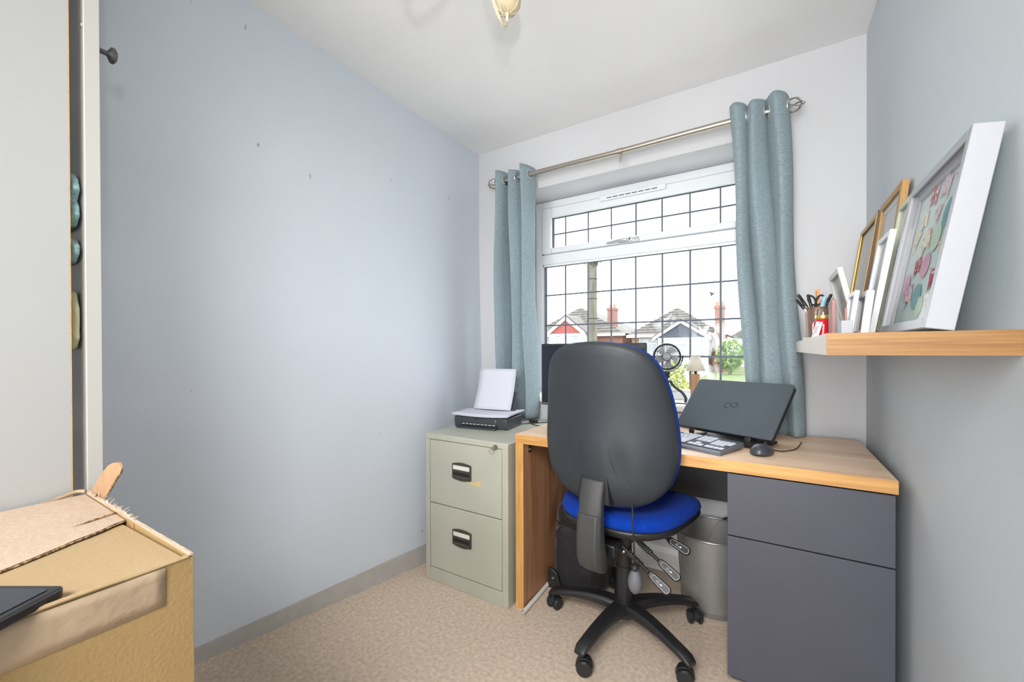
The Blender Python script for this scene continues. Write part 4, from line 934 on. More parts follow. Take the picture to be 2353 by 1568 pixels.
for lab, pts, r_ in cdefs:
    tag(MB().tube(bez(pts, 8), r_, 6).build('cable', 'cable', None, smooth=True), lab, 'cable', 'black cables behind the desk things')
mb = MB(tr(-0.405, 2.045, DT) @ rz(R(12))); mb.box(-0.045, 0.045, -0.02, 0.02, 0.0008, 0.028)
tag(mb.build('power_adapter', 'black_plastic', None, bevel=0.006, seg=3), 'black power adaptor on the desk left of the laptop', 'adaptor')
mb = MB(tr(-1.085, 1.955, 0.697)); mb.box(-0.024, 0.022, -0.012, 0.012, 0.0008, 0.020)
tag(mb.build('plug_adapter', 'black_plastic', None, bevel=0.003), 'small black plug beside the printer at the curtain hem', 'adaptor')
MB_ = MB(); 
tag(MB().tube(bez([(-0.25, 2.11, 0.20), (-0.20, 2.10, 0.30), (-0.14, 2.105, 0.33), (-0.06, 2.11, 0.30)], 8), 0.004, 8).build('wall_cable', 'cable', None, smooth=True), 'black cable arching along the wall behind the waste bin', 'cable')

# ================================================================== SHELF AND ITS THINGS
SX, SY0, SY1, SZ0, SZ1 = 0.0855, 0.93, 2.085, 1.079, 1.1185
shf = thing('wall_shelf', (0.20, 1.5, SZ0), 'chunky oak floating shelf on the right wall, full of frames', 'shelf')
MB().box(SX + 0.0008, XR - 0.0005, SY0 + 0.0008, SY1, SZ0, SZ1).build('board', 'oak_shelf_glare', shf)
MB().box(SX, XR - 0.0005, SY0, SY0 + 0.0008, SZ0, SZ1).build('edge_band', 'oak_shelf', shf)

def frame(name, label, Y0, X0, lean, wd, ht, dp, border, fm, fill, inset=0.004, zs=None, bevel=0.001, mount=None, extra=None, foot=True):
    """picture frame standing on the shelf; local x<0 towards the room, y along the wall, z up the frame"""
    zs = SZ1 if zs is None else zs
    lift = 0.0006 + (dp * math.sin(-lean) if lean < 0 else 0)
    T_ = tr(X0, Y0, zs + lift) @ ry(lean)
    rt_ = thing(name, (X0, Y0 + wd / 2, zs), label, 'picture frame')
    mb = MB(T_)
    mb.box(-dp, 0, 0, border, 0, ht); mb.box(-dp, 0, wd - border, wd, 0, ht)
    mb.box(-dp, 0, border, wd - border, 0, border); mb.box(-dp, 0, border, wd - border, ht - border, ht)
    mb.build('frame', fm, rt_, bevel=bevel)
    bx = -dp + inset + 0.004
    MB(T_).box(-min(dp * 0.5, max(0.003, -bx - 0.001)), -0.001, border * 0.8, wd - border * 0.8, border * 0.8, ht - border * 0.8).build('picture', fill, rt_)
    if mount:
        bw, mm_ = mount; x_ = -min(dp * 0.5, max(0.003, -bx - 0.001)) - 0.0012; b2 = border + bw; mb = MB(T_)
        mb.box(x_ - 0.0008, x_, border, b2, border, ht - border); mb.box(x_ - 0.0008, x_, wd - b2, wd - border, border, ht - border)
        mb.box(x_ - 0.0008, x_, b2, wd - b2, border, b2); mb.box(x_ - 0.0008, x_, b2, wd - b2, ht - b2, ht - border)
        mb.build('mount', mm_, rt_)
    if extra: extra(T_, rt_, dp, wd, ht, border)
    MB(T_).box(-dp + inset, -dp + inset + 0.0015, border, wd - border, border, ht - border).build('glass', 'pic_glass', rt_)
    return rt_

def bunting(T_, rt_, dp, wd, ht, border):
    """rows of paper-fabric flags glued on the backing, nothing recognisable"""
    rnd = random.Random(5)
    mats = [mat('paper_%d' % i, c, rough=0.85, c2=c2_, vscale=120, ramp=(0.55, 0.58)) for i, (c, c2_) in enumerate((
        ((176, 44, 70), (240, 222, 226)), ((226, 170, 190), (226, 170, 190)), ((226, 226, 196), (196, 120, 128)), ((206, 226, 200), (206, 226, 200)), ((212, 196, 204), (186, 130, 140)), ((120, 170, 176), (120, 170, 176))))]
    x_ = -dp * 0.5 - 0.0022; k = 0
    cells = [(0.80, 0.22), (0.66, 0.28), (0.84, 0.42), (0.70, 0.47), (0.55, 0.40), (0.56, 0.58), (0.46, 0.26), (0.40, 0.48), (0.42, 0.64), (0.30, 0.30), (0.22, 0.52), (0.24, 0.70), (0.16, 0.26), (0.15, 0.42), (0.72, 0.72), (0.62, 0.80), (0.33, 0.80), (0.85, 0.62)]
    for i, (fz, fy) in enumerate(cells):
        cy_, cz_ = wd * fy, ht * fz; s_ = 0.030 * rnd.uniform(0.85, 1.15); a = rnd.uniform(-0.35, 0.35); shp = i % 3
        if shp == 0: pts = [(-s_ * 0.75, s_ * 0.6), (s_ * 0.75, s_ * 0.6), (0.0, -s_ * 0.9)]
        elif shp == 1: pts = [(s_ * 0.8 * math.cos(t * 0.45), s_ * 0.8 * math.sin(t * 0.45)) for t in range(14)]
        else: pts = [(-s_ * 0.7, s_ * 0.7), (s_ * 0.7, s_ * 0.7), (s_ * 0.7, -s_ * 0.7), (0, -s_ * 0.3), (-s_ * 0.7, -s_ * 0.7)]
        pts = [(cy_ + p * math.cos(a) - q * math.sin(a), cz_ + p * math.sin(a) + q * math.cos(a)) for p, q in pts]
        m_ = MB(T_); m_.prism(pts, x_ - 0.0002 * (1 + i % 4), x_, 'x'); m_.build('paper_flag', mats[(i * 5 + i // 3) % 6], rt_)
    # slim inner mount
    b2 = border + 0.012; mb = MB(T_); x2 = -dp * 0.5 - 0.006
    mb.box(x2, x2 + 0.005, border, b2, border, ht - border); mb.box(x2, x2 + 0.005, wd - b2, wd - border, border, ht - border); mb.box(x2, x2 + 0.005, b2, wd - b2, ht - b2 , ht - border)
    mb.build('spacer', 'white_frame', rt_)
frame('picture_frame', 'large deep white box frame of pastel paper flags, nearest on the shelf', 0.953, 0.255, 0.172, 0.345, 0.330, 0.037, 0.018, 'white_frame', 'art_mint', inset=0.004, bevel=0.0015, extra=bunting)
frame('picture_frame', 'slim white portrait frame leaning between the box frame and the oak frame', 1.335, 0.217, 0.161, 0.135, 0.263, 0.013, 0.014, 'white_frame_b', 'mount_dark')
frame('picture_frame', 'tall light oak frame leaning on the wall behind the white frames', 1.50, 0.268, 0.115, 0.26, 0.428, 0.016, 0.020, 'oak_frame', 'mount', mount=(0.02, 'mount'))
frame('picture_frame', 'gold frame with dark outer edge, furthest back on the shelf', 1.765, 0.250, 0.140, 0.300, 0.423, 0.012, 0.010, 'dark_frame', 'mount', extra=lambda T_, r_, dp, wd, ht, b: (
    lambda mb: (mb.box(-dp - 0.002, -dp + 0.004, b * 0.5, b * 0.5 + 0.014, b * 0.5, ht - b * 0.5), mb.box(-dp - 0.002, -dp + 0.004, wd - b * 0.5 - 0.014, wd - b * 0.5, b * 0.5, ht - b * 0.5),
                mb.box(-dp - 0.002, -dp + 0.004, b * 0.5 + 0.014, wd - b * 0.5 - 0.014, ht - b * 0.5 - 0.014, ht - b * 0.5), mb.box(-dp - 0.002, -dp + 0.004, b * 0.5 + 0.014, wd - b * 0.5 - 0.014, b * 0.5, b * 0.5 + 0.014), mb.build('gold_slip', 'gold', r_, bevel=0.001)))(MB(T_)))
frame('picture_frame', 'pale sage frame half hidden behind the large white box frame', 1.345, 0.2475, 0.145, 0.115, 0.345, 0.012, 0.016, 'sage_frame', 'mount')
frame('picture_frame', 'smallest white square frame low at the front of the shelf', 1.24, 0.163, 0.125, 0.100, 0.108, 0.009, 0.011, 'white_frame_b', 'mount_dark')
frame('picture_frame', 'small plain white block frame in front of the slim portrait frame', 1.215, 0.187, 0.115, 0.115, 0.103, 0.014, 0.012, 'white_frame_b', 'mount')
frame('picture_frame', 'ivory photo frame tipped forward beside the red jar', 1.35, 0.197, -0.216, 0.185, 0.185, 0.012, 0.013, 'ivory_frame', 'mount_dark')

# white block card holder with pink peg, rose copper frame
bh = thing('card_holder', (0.155, 1.235, SZ1), 'small white block with a pink peg in front of the ivory frame', 'card holder')
MB().box(0.139, 0.160, 1.215, 1.265, SZ1 + 0.0005, 1.156).build('block', 'white_frame', bh, bevel=0.001)
MB().box(0.1475, 0.1520, 1.232, 1.240, 1.150, 1.186).build('peg', 'rose_gold', bh, bevel=0.001)
MB_ = MB().box(0.140, 0.1495, 1.40, 1.475, SZ1 + 0.0005, 1.223)
tag(MB_.build('copper_plaque', 'rose_gold', None, bevel=0.001), 'upright rose-copper plaque seen edge-on beside the red jar', 'ornament')

# jar
jc = (0.1335, 1.535)
jar = thing('jar', (jc[0], jc[1], SZ1), 'red jar with gold ring and white gift tag on the shelf', 'jar')
MB().lathe([(0.019, SZ1 + 0.0006), (0.026, SZ1 + 0.006), (0.0275, SZ1 + 0.03), (0.026, SZ1 + 0.048), (0.020, SZ1 + 0.058), (0.018, SZ1 + 0.062)], (jc[0], jc[1], 0), 28).build('body', 'red_wax', jar, smooth=True)
MB().lathe([(0.0195, SZ1 + 0.060), (0.0205, SZ1 + 0.062), (0.0205, SZ1 + 0.070), (0.0195, SZ1 + 0.072)], (jc[0], jc[1], 0), 28).build('gold_ring', 'gold_lid', jar, smooth=True)
MB().lathe([(0.0195, SZ1 + 0.072), (0.0185, SZ1 + 0.088), (0.015, SZ1 + 0.092)], (jc[0], jc[1], 0), 28).build('glass_neck', 'jar_glass', jar, smooth=True)
TG = tr(0.1085, 1.488, SZ1 + 0.0) @ rz(R(-30)) @ ry(R(12)) @ rx(R(-8))
tg = MB(TG).box(-0.0085, 0.0085, -0.0006, 0.0, 0.004, 0.052).build('gift_tag', 'paper', jar)
mb = MB(TG)
for i in range(4): mb.box(-0.004 + 0.0035 * (i % 2) - 0.001, -0.0035 + 0.0035 * (i % 2) - 0.0008, -0.0008, -0.0006, 0.012 + i * 0.006, 0.034 + i * 0.002)
mb.lathe([(0.0012, -0.0009), (0.0012, -0.0006)], (0, 0, 0.048), 8, 'y'); mb.build('tag_writing', 'black_matt', tg)
MB().tube(bez([(0.1075, 1.489, SZ1 + 0.047), (0.112, 1.500, SZ1 + 0.056), (0.118, 1.515, SZ1 + 0.060)], 4), 0.0005, 5).build('tag_string', 'black_matt', jar)

# pen pot
pc = (0.1355, 1.70); pz0 = SZ1 + 0.012
tag(MB(tr(pc[0] - 0.002, pc[1], 0)).lathe([(0.034, SZ1 + 0.0005), (0.040, SZ1 + 0.003), (0.040, SZ1 + 0.0105), (0.036, SZ1 + 0.0115)], n=28).build('coaster', 'ivory_frame', None, smooth=True), 'round white coaster under the bronze mesh pen pot', 'coaster')
pot = thing('pen_pot', (pc[0], pc[1], pz0), 'round bronze mesh pen pot on a white coaster, shelf end', 'pen pot')
MB().lathe([(0.033, pz0 + 0.002), (0.0365, pz0 + 0.094)], (pc[0], pc[1], 0), 36, cap=False).build('mesh_wall', 'pot_mesh', pot, smooth=True)
mb = MB(); ring(mb, pc, 0.0367, pz0 + 0.095, 0.0017, 32); mb.build('rim', 'mesh_brown', pot, smooth=True)
MB().lathe([(0.0325, pz0 + 0.0005), (0.0335, pz0 + 0.001), (0.0335, pz0 + 0.004), (0.03, pz0 + 0.004)], (pc[0], pc[1], 0), 32).build('base', 'mesh_brown', pot, smooth=True)
def pen(label, tip, dx, dy, top, r_, m_, capm='black_plastic', name='pen', grp='pens in the mesh pot', clip=True):
    b = Vector((pc[0] + tip[0], pc[1] + tip[1], pz0 + 0.006)); t = Vector((pc[0] + dx, pc[1] + dy, top)); d = (t - b)
    rt_ = thing(name, tuple(b), label, name.replace('_', ' '), grp)
    MB().tube([b, b + d * 0.02, b + d * 0.74], [r_ * 0.4, r_, r_], 12).build('barrel', m_, rt_, smooth=True)
    MB().tube([b + d * 0.72, b + d * 0.985, b + d], [r_ * 1.12, r_ * 1.1, r_ * 0.6], 12).build('cap', capm, rt_, smooth=True)
    if clip: MB().tube([b + d * 0.96 + Vector((0, -r_ * 1.9, 0)), b + d * 0.80 + Vector((0, -r_ * 1.7, 0))], r_ * 0.25, 6).build('clip', capm, rt_, smooth=True)
pen('white pen with black cap leaning furthest left in the mesh pot', (0.020, -0.010), -0.062, -0.010, 1.258, 0.0042, 'paper')
pen('leopard-spotted pen leaning left in the mesh pot', (0.022, 0.008), -0.056, 0.010, 1.276, 0.0045, 'leopard')
pen('slim all-black pen upright left of the orange ruler', (0.0, -0.018), -0.030, -0.012, 1.272, 0.0042, 'black_plastic')
pen('pale blue pen leaning right in the mesh pot', (-0.012, -0.012), 0.016, -0.014, 1.262, 0.0062, 'lt_blue', 'lt_blue')
pen('black felt pen leaning furthest right in the mesh pot', (-0.018, 0.002), 0.034, 0.004, 1.270, 0.0042, 'black_plastic')
pen('white pen with grey clip leaning right behind the copper plaque', (-0.016, -0.016), 0.040, -0.020, 1.256, 0.0040, 'paper', 'steel_brushed')
b = thing('ruler', (pc[0] + 0.002, pc[1] + 0.02, pz0 + 0.005), 'bright orange plastic ruler standing in the mesh pot', 'ruler')
MB(tr(pc[0] - 0.001, pc[1] + 0.022, 0)).box(-0.0065, 0.0065, -0.001, 0.001, pz0 + 0.006, 1.292).build('strip', 'orange', b)
MB(tr(pc[0] - 0.001, pc[1] + 0.022, 0)).box(-0.0045, -0.0025, -0.0016, -0.001, pz0 + 0.02, 1.285).build('scale_marks', 'dark_frame', b)
scs = thing('scissors', (pc[0] - 0.006, pc[1] + 0.0, pz0 + 0.005), 'black-handled scissors in front of the orange ruler', 'scissors')
for s_ in (-1, 1):
    mb = MB(tr(pc[0] - 0.008 + s_ * 0.0105, pc[1] - 0.004, 1.252) @ ry(R(s_ * 22)))
    mb.tube([(0.0088 * math.cos(2 * math.pi * i / 20), 0, 0.0165 * math.sin(2 * math.pi * i / 20)) for i in range(20)], 0.0030, 8, closed=True)
    mb.tube([(0, 0, -0.016), (-s_ * 0.004, 0, -0.04)], 0.0035, 8); mb.build('handle', 'black_plastic', scs, smooth=True)
MB().hexa([(pc[0] - 0.009, pc[1] - 0.006, pz0 + 0.01), (pc[0] - 0.007, pc[1] - 0.006, pz0 + 0.01), (pc[0] - 0.007, pc[1] - 0.004, pz0 + 0.01), (pc[0] - 0.009, pc[1] - 0.004, pz0 + 0.01), (pc[0] - 0.016, pc[1] - 0.006, 1.215), (pc[0] - 0.000, pc[1] - 0.006, 1.215), (pc[0] - 0.000, pc[1] - 0.004, 1.215), (pc[0] - 0.016, pc[1] - 0.004, 1.215)]).build('blades', 'chrome', scs)
tt = MB().box(pc[0] + 0.006, pc[0] + 0.016, pc[1] + 0.010, pc[1] + 0.013, pz0 + 0.006, 1.252)
tag(tt.build('eraser_strip', 'teal_p', None, bevel=0.001), 'teal plastic strip behind the scissors in the mesh pot', 'stationery')

# ================================================================== WARDROBE
WXs = -1.20
wd = thing('wardrobe', (-1.38, -0.35, 0), 'tall white wardrobe at the left edge with its door ajar', 'wardrobe')
WBx = XL + 0.004
mb = MB(); mb.box(WXs - 0.018, WXs, -0.95, 0.2358, 0.0, 2.26); mb.build('side_panel', 'wardrobe', wd)
MB().box(WXs - 0.018, WXs + 0.0001, 0.2359, 0.2377, 0.0, 2.26).build('raw_edge', 'chipboard', wd)
mb = MB(); mb.box(WBx, WXs - 0.018, -0.95, 0.23, 2.242, 2.26);
for z in (0.08, 0.93, 1.32, 1.62, 1.95): mb.box(WBx + 0.01, WXs - 0.018, -0.93, 0.16, z, z + 0.018)
mb.build('carcass', 'wardrobe', wd)
dr = MB().box(WBx + 0.003, WXs - 0.0005, 0.2585, 0.2835, 0.02, 2.255).build('door', 'strip_white', wd, bevel=0.0015)
mb = MB(); mb.lathe([(0.0055, 0.2835), (0.005, 0.296), (0.007, 0.298), (0.016, 0.303), (0.0165, 0.308), (0.012, 0.312), (0.001, 0.3135)], (WXs - 0.012, 0, 1.732), 24, 'y')
mb.build('door_knob', 'knob', dr, smooth=True)
mb = MB(); mb.sphere((WXs - 0.012, 0.258, 1.768), (0.005, 0.0025, 0.006)); mb.build('screw', 'chrome', dr, smooth=True)
# towels and cloth poking through the gap
def cloth(label, cat, m_, zr, seed, name='towel', grp=None):
    z0, z1 = zr[0][0], zr[-1][0]
    def reach(z):
        for (a, r1), (b, r2) in zip(zr, zr[1:]):
            if z <= b + 1e-9: t = (z - a) / (b - a); return r1 + (r2 - r1) * t
        return zr[-1][1]
    def fn(u, v):
        a = 2 * math.pi * u; z = z0 + (z1 - z0) * v; c, s_ = math.cos(a), math.sin(a)
        k = 1.0 if 0.02 < v < 0.98 else 0.2
        xx = -1.31 + (reach(z) + 1.31) * (0.5 + 0.5 * (abs(c) ** 0.5) * (1 if c > 0 else -1)) + 0.0012 * math.sin(60 * z + 3 * a)
        return (xx, 0.2478 + 0.0080 * k * (abs(s_) ** 0.6) * (1 if s_ > 0 else -1) * (1 + 0.1 * math.sin(50 * z + seed)), z)
    mb = MB(); mb.grid(fn, 28, 40)
    return tag(mb.build(name, m_, None, smooth=True, auto=False), label, cat, grp)
cloth('folded teal towel poking out of the wardrobe gap, upper of two', 'towel', 'towel', [(1.350, -1.232), (1.372, -1.209), (1.392, -1.213), (1.405, -1.226), (1.425, -1.204), (1.445, -1.214), (1.462, -1.236)], 1)
cloth('folded teal towel in the wardrobe gap below the larger one', 'towel', 'towel', [(1.276, -1.234), (1.292, -1.210), (1.306, -1.206), (1.325, -1.232)], 4)
cloth('cream cloth showing low in the wardrobe gap', 'cloth', 'cream_cloth', [(1.095, -1.234), (1.118, -1.212), (1.135, -1.217), (1.180, -1.216), (1.215, -1.232)], 6, 'folded_cloth')

# ================================================================== CARDBOARD BOX
bx = thing('cardboard_box', (-0.95, 0.0, 0), 'big open brown cardboard box with taped edge, nearest the camera', 'box')
BX0, BX1, BY0, BY1, BZ = -1.19, -0.700, -0.55, 0.259, 0.797
mb = MB()
mb.box(BX1 - 0.005, BX1, BY0, BY1, 0.001, BZ - 0.001); mb.box(BX0, BX0 + 0.005, BY0, BY1, 0.001, BZ - 0.004)
mb.box(BX0 + 0.005, BX1 - 0.005, BY0, BY0 + 0.005, 0.001, BZ - 0.004); mb.box(BX0 + 0.005, BX1 - 0.005, BY1 - 0.005, BY1, 0.001, BZ + 0.001)
mb.box(BX0 + 0.005, BX1 - 0.005, BY0 + 0.005, BY1 - 0.005, 0.001, 0.006)
mb.build('box_walls', 'card', bx, bevel=0.001)
# near flap (lies lower), far flap with torn edge lies over it
MB().hexa([(-1.10, BY0 + 0.01, BZ - 0.016), (BX1 - 0.006, BY0 + 0.01, BZ - 0.007), (BX1 - 0.006, BY1 - 0.010, BZ - 0.005), (-1.10, BY1 - 0.010, BZ - 0.016), (-1.10, BY0 + 0.01, BZ - 0.012), (BX1 - 0.006, BY0 + 0.01, BZ - 0.003), (BX1 - 0.006, BY1 - 0.010, BZ - 0.001), (-1.10, BY1 - 0.010, BZ - 0.012)]).build('near_flap', 'card_top', bx)
rnd = random.Random(2); edge = []
N_ = 46
for i in range(N_ + 1):
    t = i / N_; y = BY0 + 0.02 + (0.252 - BY0 - 0.02) * t
    x = -0.878 - 0.0785 * ((y - 0.105) / 0.147 if y > 0.105 else (y - 0.105) / 0.4) + rnd.uniform(-0.0016, 0.0016)
    edge.append((x, y))
mb = MB(); vs_ = []; 
for x, y in edge:
    for dz in (0.0, 0.0035): vs_ += [(x, y, BZ - 0.009 + dz + 0.004), (BX0 + 0.003, y, BZ - 0.002 + dz)]
fs = []
for i in range(N_):
    a = i * 4; b_ = a + 4
    fs += [(a, a + 1, b_ + 1, b_), (a + 2, b_ + 2, b_ + 3, a + 3), (a + 1, a + 3, b_ + 3, b_ + 1)]
fs += [(0, 2, 3, 1), (N_ * 4, N_ * 4 + 1, N_ * 4 + 3, N_ * 4 + 2)]
mb.add(vs_, fs); mb.build('far_flap', 'card_liner', bx)
mb = MB(); pts = [(x + 0.0009, y, BZ - 0.0035 + rnd.uniform(-0.0006, 0.0006)) for x, y in edge]; mb.tube(pts, [0.0012 + rnd.uniform(0, 0.0011) for _ in pts], 6)
pts = [(-0.985 - 0.02 * t + rnd.uniform(-0.001, 0.001), 0.195 + 0.06 * t, BZ + 0.0009) for t in [i / 14 for i in range(15)]]
mb.tube(pts, [0.0003 + 0.0013 * min(1, i / 5) for i in range(15)], 6)
mb.build('corrugated_edge', 'card_core', bx, smooth=True)
# torn rim along the far wall
mb = MB()
def rim(u, v):
    x = BX0 + 0.005 + (BX1 - BX0 - 0.005) * u; rr_ = random.Random(int(u * 60)); h_ = BZ + 0.0015 + (0.003 + 0.006 * rr_.random() * (1 if u < 0.55 else 0.15)) * v
    return (x, BY1 - 0.003 + 0.002 * v * math.sin(u * 40) * (1 if u < 0.55 else 0.3), h_)
mb.grid(rim, 60, 3); mb.build('torn_rim', 'card_liner', bx, solid=0.004)
mb = MB()
for i in range(16):
    x = -1.13 + 0.0135 * i; l_ = rnd.uniform(0.006, 0.02)
    mb.tube([(x, BY1 - 0.004, BZ + 0.006), (x + rnd.uniform(-0.008, 0.014), BY1 - rnd.uniform(-0.006, 0.010), BZ + 0.005 + l_ * 0.6)], [0.0012, 0.0004], 5)
mb.build('paper_shreds', 'card_liner', bx)
# upright torn tab on the far corner
mb = MB(); o_ = [(-1.190, 0.796), (-1.112, 0.798), (-1.080, 0.817), (-1.039, 0.848), (-1.012, 0.866), (-1.007, 0.878), (-1.017, 0.885), (-1.045, 0.881), (-1.074, 0.872), (-1.100, 0.858), (-1.126, 0.843), (-1.160, 0.820)]
mb.prism([(x, z) for x, z in o_], BY1 + 0.001, BY1 + 0.005)
mb.build('torn_tab', mat('tab_card', (172, 138, 104), rough=0.9, var=0.06, vscale=30, bump=0.2, bscale=80), bx)
mb = MB(); mb.tube([(-1.110, BY1 + 0.003, 0.799), (-1.080, BY1 + 0.003, 0.818), (-1.039, BY1 + 0.003, 0.849), (-1.012, BY1 + 0.003, 0.867), (-1.006, BY1 + 0.003, 0.878)], 0.0022, 6); mb.build('corrugated_edge', 'card_core', bx)
# back-left rolled flap edge
mb = MB(); mb.tube(bez([(-1.185, 0.190, BZ + 0.001), (-1.188, 0.215, BZ + 0.004), (-1.190, 0.240, BZ + 0.009), (-1.183, 0.252, BZ + 0.008)], 5), [0.002] * 5 + [0.004] * 11, 6); mb.build('lifted_liner', 'tape', bx, smooth=True)
# tape down the side
mb = MB()
def tp(u, v):
    y = BY0 + 0.02 + (0.226 - BY0 - 0.02) * u; return (BX1 + 0.0006 + 0.0009 * abs(math.sin(u * 23)) * (1 - v), y, BZ - 0.002 - (0.052 - 0.004 * (1 - u)) * v)
mb.grid(tp, 60, 4); mb.build('tape_strip', 'tape', bx, solid=0.0006, smooth=True, auto=False)
mb = MB(); mb.tube(bez([(BX1 - 0.002, -0.2, BZ + 0.001), (BX1, 0.05, BZ + 0.0015), (BX1 + 0.001, 0.15, BZ + 0.003), (BX1 - 0.001, 0.20, BZ + 0.001), (BX1 - 0.001, 0.252, BZ + 0.0015)], 8), 0.0028, 6); mb.build('torn_lip', 'card_top', bx, smooth=True)
MB().box(BX1 - 0.222, BX1 - 0.217, BY1 - 0.0065, BY1 - 0.0055, BZ - 0.008, BZ + 0.0005).build('orange_mark', mat('orange_print', (222, 130, 84), rough=0.8), bx)

# black tablet on the box
TT = tr(-0.782, 0.098, BZ + 0.002) @ rz(R(-38))
tbt = thing('tablet', (-0.80, 0.02, BZ), 'thin black slab-like tablet lying on the cardboard box', 'tablet')
MB(tr(-0.716, 0.129, BZ + 0.001) @ rz(R(31.5))).prism([(-a, -b) for a, b in rrect(-0.006, 0.20, -0.004, 0.26, 0.008)], 0.0, 0.013, 'z').build('body', 'black_plastic', tbt, bevel=0.003)
MB(tr(-0.716, 0.129, BZ + 0.001) @ rz(R(31.5))).prism([(-a, -b) for a, b in rrect(0.004, 0.19, 0.006, 0.25, 0.004)], 0.0132, 0.0140, 'z').build('glass', 'screen', tbt)

# ================================================================== CHANDELIER
CX, CY = -0.648, 0.862
cl = thing('ceiling_lamp', (CX, CY, ZC), 'cream three-armed ceiling lamp with beaded strands', 'ceiling lamp')
mb = MB(); mb.lathe([(0.055, ZC - 0.0005), (0.055, ZC - 0.008), (0.035, ZC - 0.022), (0.012, ZC - 0.028), (0.010, ZC - 0.10), (0.022, ZC - 0.12), (0.028, ZC - 0.145), (0.018, ZC - 0.18), (0.008, ZC - 0.21), (0.012, ZC - 0.222), (0.002, ZC - 0.232)], (CX, CY, 0), 24); mb.build('stem', 'cream_metal', cl, smooth=True)
for ai, ad in enumerate((95, 215, 335)):
    a = R(ad); d = Vector((math.cos(a), math.sin(a), 0)); c0 = Vector((CX, CY, 0)); sd = Vector((-d.y, d.x, 0))
    def P(r_, z, s_=0.0): return c0 + d * r_ + sd * s_ + Vector((0, 0, z))
    arm = MB().tube(bez([P(0.018, 2.195), P(0.05, 2.130), P(0.09, 2.074), P(0.130, 2.044), P(0.158, 2.042), P(0.176, 2.060), P(0.180, 2.084), P(0.180, 2.100)], 8), [0.0042] * 32 + [0.0048] * 17 + [0.0062] * 8, 10).build('arm', 'cream_metal', cl, smooth=True)
    mb = MB()
    for s_, dz in ((-0.006, 0.010), (0.0065, 0.004), (0.0, -0.007)):
        q = bez([P(0.02, 2.20 + dz, s_), P(0.06, 2.125 + dz, s_ * 1.4), P(0.115, 2.060 + dz, s_ * 1.3), P(0.155, 2.041 + dz * 1.1, s_), P(0.177, 2.052 + dz, s_ * 0.6), P(0.184, 2.070 + dz * 0.5, 0)], 14)
        mb.tube(q, [0.0006 + 0.0011 * abs(math.sin(i * 0.85)) for i in range(len(q))], 6)
    mb.build('beaded_strand', 'cream_metal', arm, smooth=True, auto=False)
    cp = P(0.182, 0)
    cup = MB().lathe([(0.004, 2.090), (0.012, 2.092), (0.027, 2.099), (0.037, 2.113), (0.0405, 2.132), (0.0395, 2.146), (0.037, 2.146), (0.033, 2.120), (0.010, 2.104)], (cp.x, cp.y, 0), 32).build('drip_cup', 'cream_cup', arm, smooth=True)
    mb = MB()
    for k in range(8):
        aa = 2 * math.pi * k / 8; mb.tube([(cp.x + r_ * math.cos(aa), cp.y + r_ * math.sin(aa), z - 0.0008) for r_, z in ((0.008, 2.091), (0.027, 2.099), (0.037, 2.113), (0.0407, 2.134))], 0.0011, 5)
    mb.build('cup_rib', 'cream_metal', cup)
    MB().lathe([(0.0085, 2.115), (0.0085, 2.175), (0.003, 2.178)], (cp.x, cp.y, 0), 16).build('candle_tube', 'cream_metal', arm, smooth=True)
    MB().lathe([(0.005, 2.178), (0.012, 2.192), (0.0165, 2.21), (0.012, 2.232), (0.002, 2.255)], (cp.x, cp.y, 0), 16).build('bulb', mat('frosted_bulb', (238, 236, 228), rough=0.3), arm, smooth=True)

# ================================================================== OUTDOORS
k_ = 1.2
def O(x, z): return (x * k_, 1.09 + (z - 1.09) * k_)
YH = 24 * k_; GZ = -0.35
tag(MB().box(-40, 30, 2.75, 90, GZ - 0.3, GZ).build('lawn', 'grass'), None, None, None, 'structure')
tag(MB().box(-8, 7, 2.62, 4.8, GZ, GZ + 0.03).build('bounce_slab', 'slab_pale'), None, None, None, 'structure')  # pale ground slab added to throw daylight up into the window reveal
tag(MB().box(-40, 30, 14, 21, GZ, GZ + 0.02).build('road', 'tarmac'), None, None, None, 'structure')
tag(MB().box(-9.5, -3.0, 21, YH - 1.6, GZ, GZ + 0.03).build('driveway', 'tarmac'), None, None, None, 'structure')

def facade_win(parent, x0, x1, z0, z1, y, cols=2, top=True, d=0.06):
    a, za = O(x0, z0); b, zb = O(x1, z1); za, zb = min(za, zb), max(za, zb); t = 0.07
    mb = MB(); mb.box(a, b, y - d, y + 0.02, za, za + t); mb.box(a, b, y - d, y + 0.02, zb - t, zb)
    for i in range(cols + 1): xx = a + (b - a) * i / cols; xx = min(max(xx, a + t / 2), b - t / 2); mb.box(xx - t / 2, xx + t / 2, y - d - 0.012, y + 0.03, za - 0.01, zb + 0.01)
    if top: zz = za + (zb - za) * 0.68; mb.box(a + 0.01, b - 0.01, y - d - 0.006, y + 0.015, zz - t / 2, zz + t / 2)
    f_ = mb.build('window', 'fascia', parent)
    MB().box(a + t, b - t, y - d * 0.4, y - d * 0.2, za + t, zb - t).build('pane', 'pane', f_)
def hip_roof(mb, x0, x1, y0, y1, ze, xa, ya, za, th=0.12):
    mb.add([(x0, y0, ze), (x1, y0, ze), (x1, y1, ze), (x0, y1, ze), (xa, ya, za), (xa, ya + 2.2, za)],
           [(0, 1, 4), (1, 2, 5, 4), (2, 3, 5), (3, 0, 4, 5), (3, 2, 1, 0)])
def tile_courses(parent, x0, x1, y0, ze, xa, ya, za, n=11):
    mb = MB()
    for i in range(1, n):
        t = i / n; a = x0 + (xa - x0) * t; b = x1 + (xa - x1) * t; y = y0 + (ya - y0) * t; z = ze + (za - ze) * t
        mb.box(a, b, y - 0.05, y, z - 0.01, z + 0.045)
    mb.build('tile_course', 'tiles', parent)
